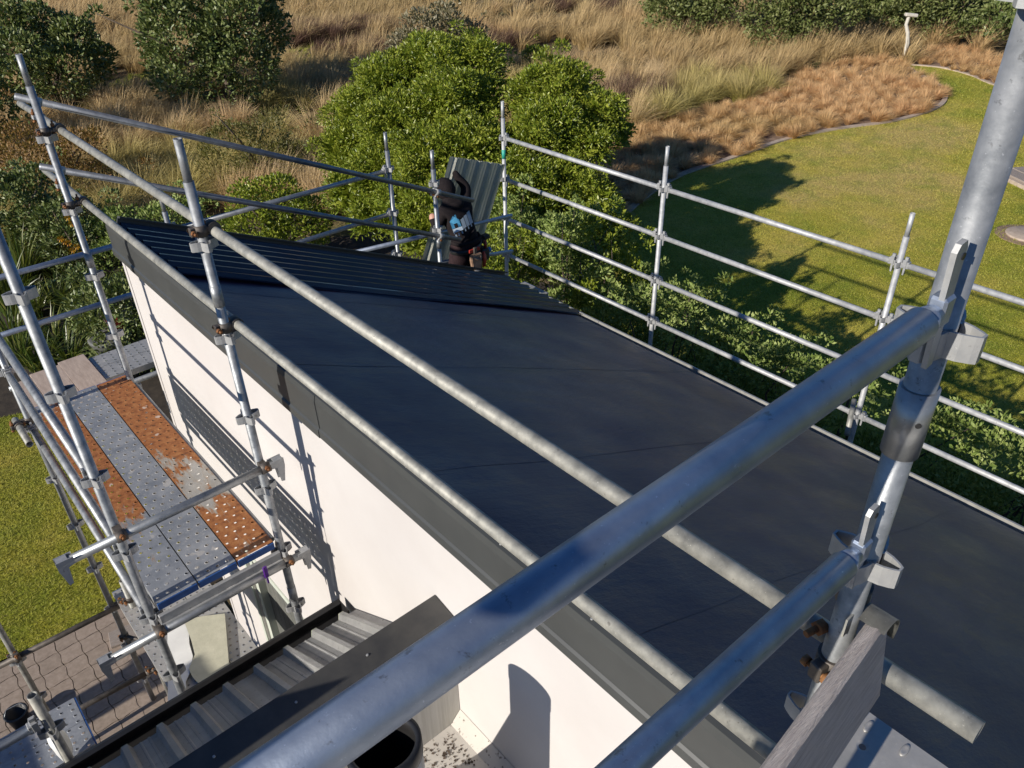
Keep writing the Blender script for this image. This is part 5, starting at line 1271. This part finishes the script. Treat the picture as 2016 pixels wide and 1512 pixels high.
mk('letter_band_print', print_bm([[(-.105, -.05), (-.105, -.013), (-.025, -.013), (-.025, -.04), (-.09, -.04)],
    [(-.022, -.035), (-.022, .035), (.010, .045), (.010, -.030)], [(.014, -.030), (.014, .050), (.044, .055), (.044, -.028)], [(.048, -.028), (.048, .062), (.082, .068), (.082, -.025)],
    [(-.10, -.075), (-.10, -.055), (-.088, -.055), (-.088, -.075)], [(-.075, -.070), (-.075, -.050), (-.065, -.050), (-.065, -.070)], [(-.045, -.064), (-.045, -.045), (-.034, -.045), (-.034, -.064)],
    [(-.012, -.058), (-.012, -.038), (-.003, -.038), (-.003, -.058)], [(.020, -.052), (.020, -.033), (.029, -.033), (.029, -.052)], [(.052, -.046), (.052, -.028), (.062, -.028), (.062, -.046)]]), M['logo_white'], lg)
for nm, px_ in (('boot', .16), ('boot', -.15)):
    bm = bmesh.new(); box(bm, (px_-.05, -.09, 0), (px_+.05, .20, .10), .03); box(bm, (px_-.048, -.07, .08), (px_+.048, .06, .17), .02); mk(nm, bm, M['boot'], person)
# tool belt
belt = None
bm = bmesh.new(); S_ = 28
ring = [[bm.verts.new(((.198+t_)*math.cos(a*2*math.pi/S_)+.0, (.145+t_)*math.sin(a*2*math.pi/S_)-.015, z+.015*math.cos(a*2*math.pi/S_))) for a in range(S_)] for z, t_ in ((.965, .004), (1.015, .004), (1.015, -.01), (.965, -.01))]
for a_, b_ in zip(ring, ring[1:]+ring[:1]):
    for k_ in range(S_): bm.faces.new((a_[k_], a_[(k_+1) % S_], b_[(k_+1) % S_], b_[k_])).smooth = True
belt = mk('tool_belt', bm, M['black_plastic'], person)
bm = bmesh.new(); box(bm, (-.075, -.178, .972), (.075, -.160, 1.012), .004); mk('red_pad', bm, M['red_plastic'], belt)
bm = bmesh.new(); prism(bm, [(-.070, .955), (.070, .955), (.078, .90), (.052, .74), (.0, .715), (-.052, .74), (-.078, .90)], 'y', -.215, -.165)
bmesh.ops.bevel(bm, geom=bm.edges[:], offset=.008, segments=2, affect='EDGES'); mk('leather_pouch', bm, M['leather'], belt)
bm = bmesh.new(); path_tube(bm, [(-.045, -.20, .93), (-.02, -.24, .905), (.03, -.24, .90), (.06, -.20, .925)], .010, 8); mk('pouch_flap', bm, M['leather'], belt)
bm = bmesh.new(); box(bm, (-.022, -.195, .90), (.022, -.170, 1.03), .005); mk('holder_clip', bm, M['dark_steel'], belt)
bm = bmesh.new(); tube(bm, (.012, -.215, .74), (.035, -.20, .42), .014, 12); tube(bm, (-.05, -.215, .76), (.075, -.215, .745), .016, 10); mk('hammer', bm, M['galv'], belt)
bm = bmesh.new(); path_tube(bm, [(.135, -.165, .93), (.125, -.18, .85), (.105, -.185, .76)], [.014, .018, .012], 8); path_tube(bm, [(.150, -.165, .90), (.142, -.18, .84), (.125, -.185, .76)], [.012, .016, .012], 8); mk('orange_snips', bm, M['orange_tool'], belt)
bm = bmesh.new(); tube(bm, (.215, -.10, .93), (.215, -.10, 1.02), .016, 10); mk('red_driver', bm, M['red_plastic'], belt)
bm = bmesh.new(); tube(bm, (.255, -.06, .90), (.262, -.06, .98), .014, 10); mk('green_driver', bm, M['green_plastic'], belt)
bm = bmesh.new(); box(bm, (.15, -.13, .78), (.26, .03, .93), .02); mk('side_pouch', bm, M['black_plastic'], belt)
bm = bmesh.new(); box(bm, (.235, -.06, 1.0), (.33, .02, 1.05), .01); tube(bm, (.24, -.06, .99), (.24, .02, .99), .03, 14); mk('drill', bm, M['black_plastic'], belt)
bm = bmesh.new(); bmesh.ops.create_icosphere(bm, subdivisions=2, radius=.034, matrix=Matrix.Translation((.305, -.05, .865))); mk('blue_tape_measure', bm, M['blue_plastic'], belt)
# sheet being lifted: profile across u, length down
prof = sheet_profile(5, .212, .036, top=.034, slope=.022)
bm = sheet_bm(prof, 1.75, .0015, None, 1)
sh = tag(mk('roof_sheet', bm, M['sheet_back']), 'pale grey green ribbed roof sheet stood on end and held by the roofer', 'roof sheet')
TL, TRr = Vector((5.09, 6.905, 4.125)), Vector((6.15, 7.138, 3.73))
U = (TRr-TL).normalized(); Dn = Vector((-.60, .06, -1.18)); Dn = (Dn-U*Dn.dot(U)).normalized(); Nn = U.cross(Dn)
if Nn.y > 0: Nn = -Nn
sh.matrix_world = Matrix(((U.x, Dn.x, Nn.x, TL.x), (U.y, Dn.y, Nn.y, TL.y), (U.z, Dn.z, Nn.z, TL.z), (0, 0, 0, 1)))
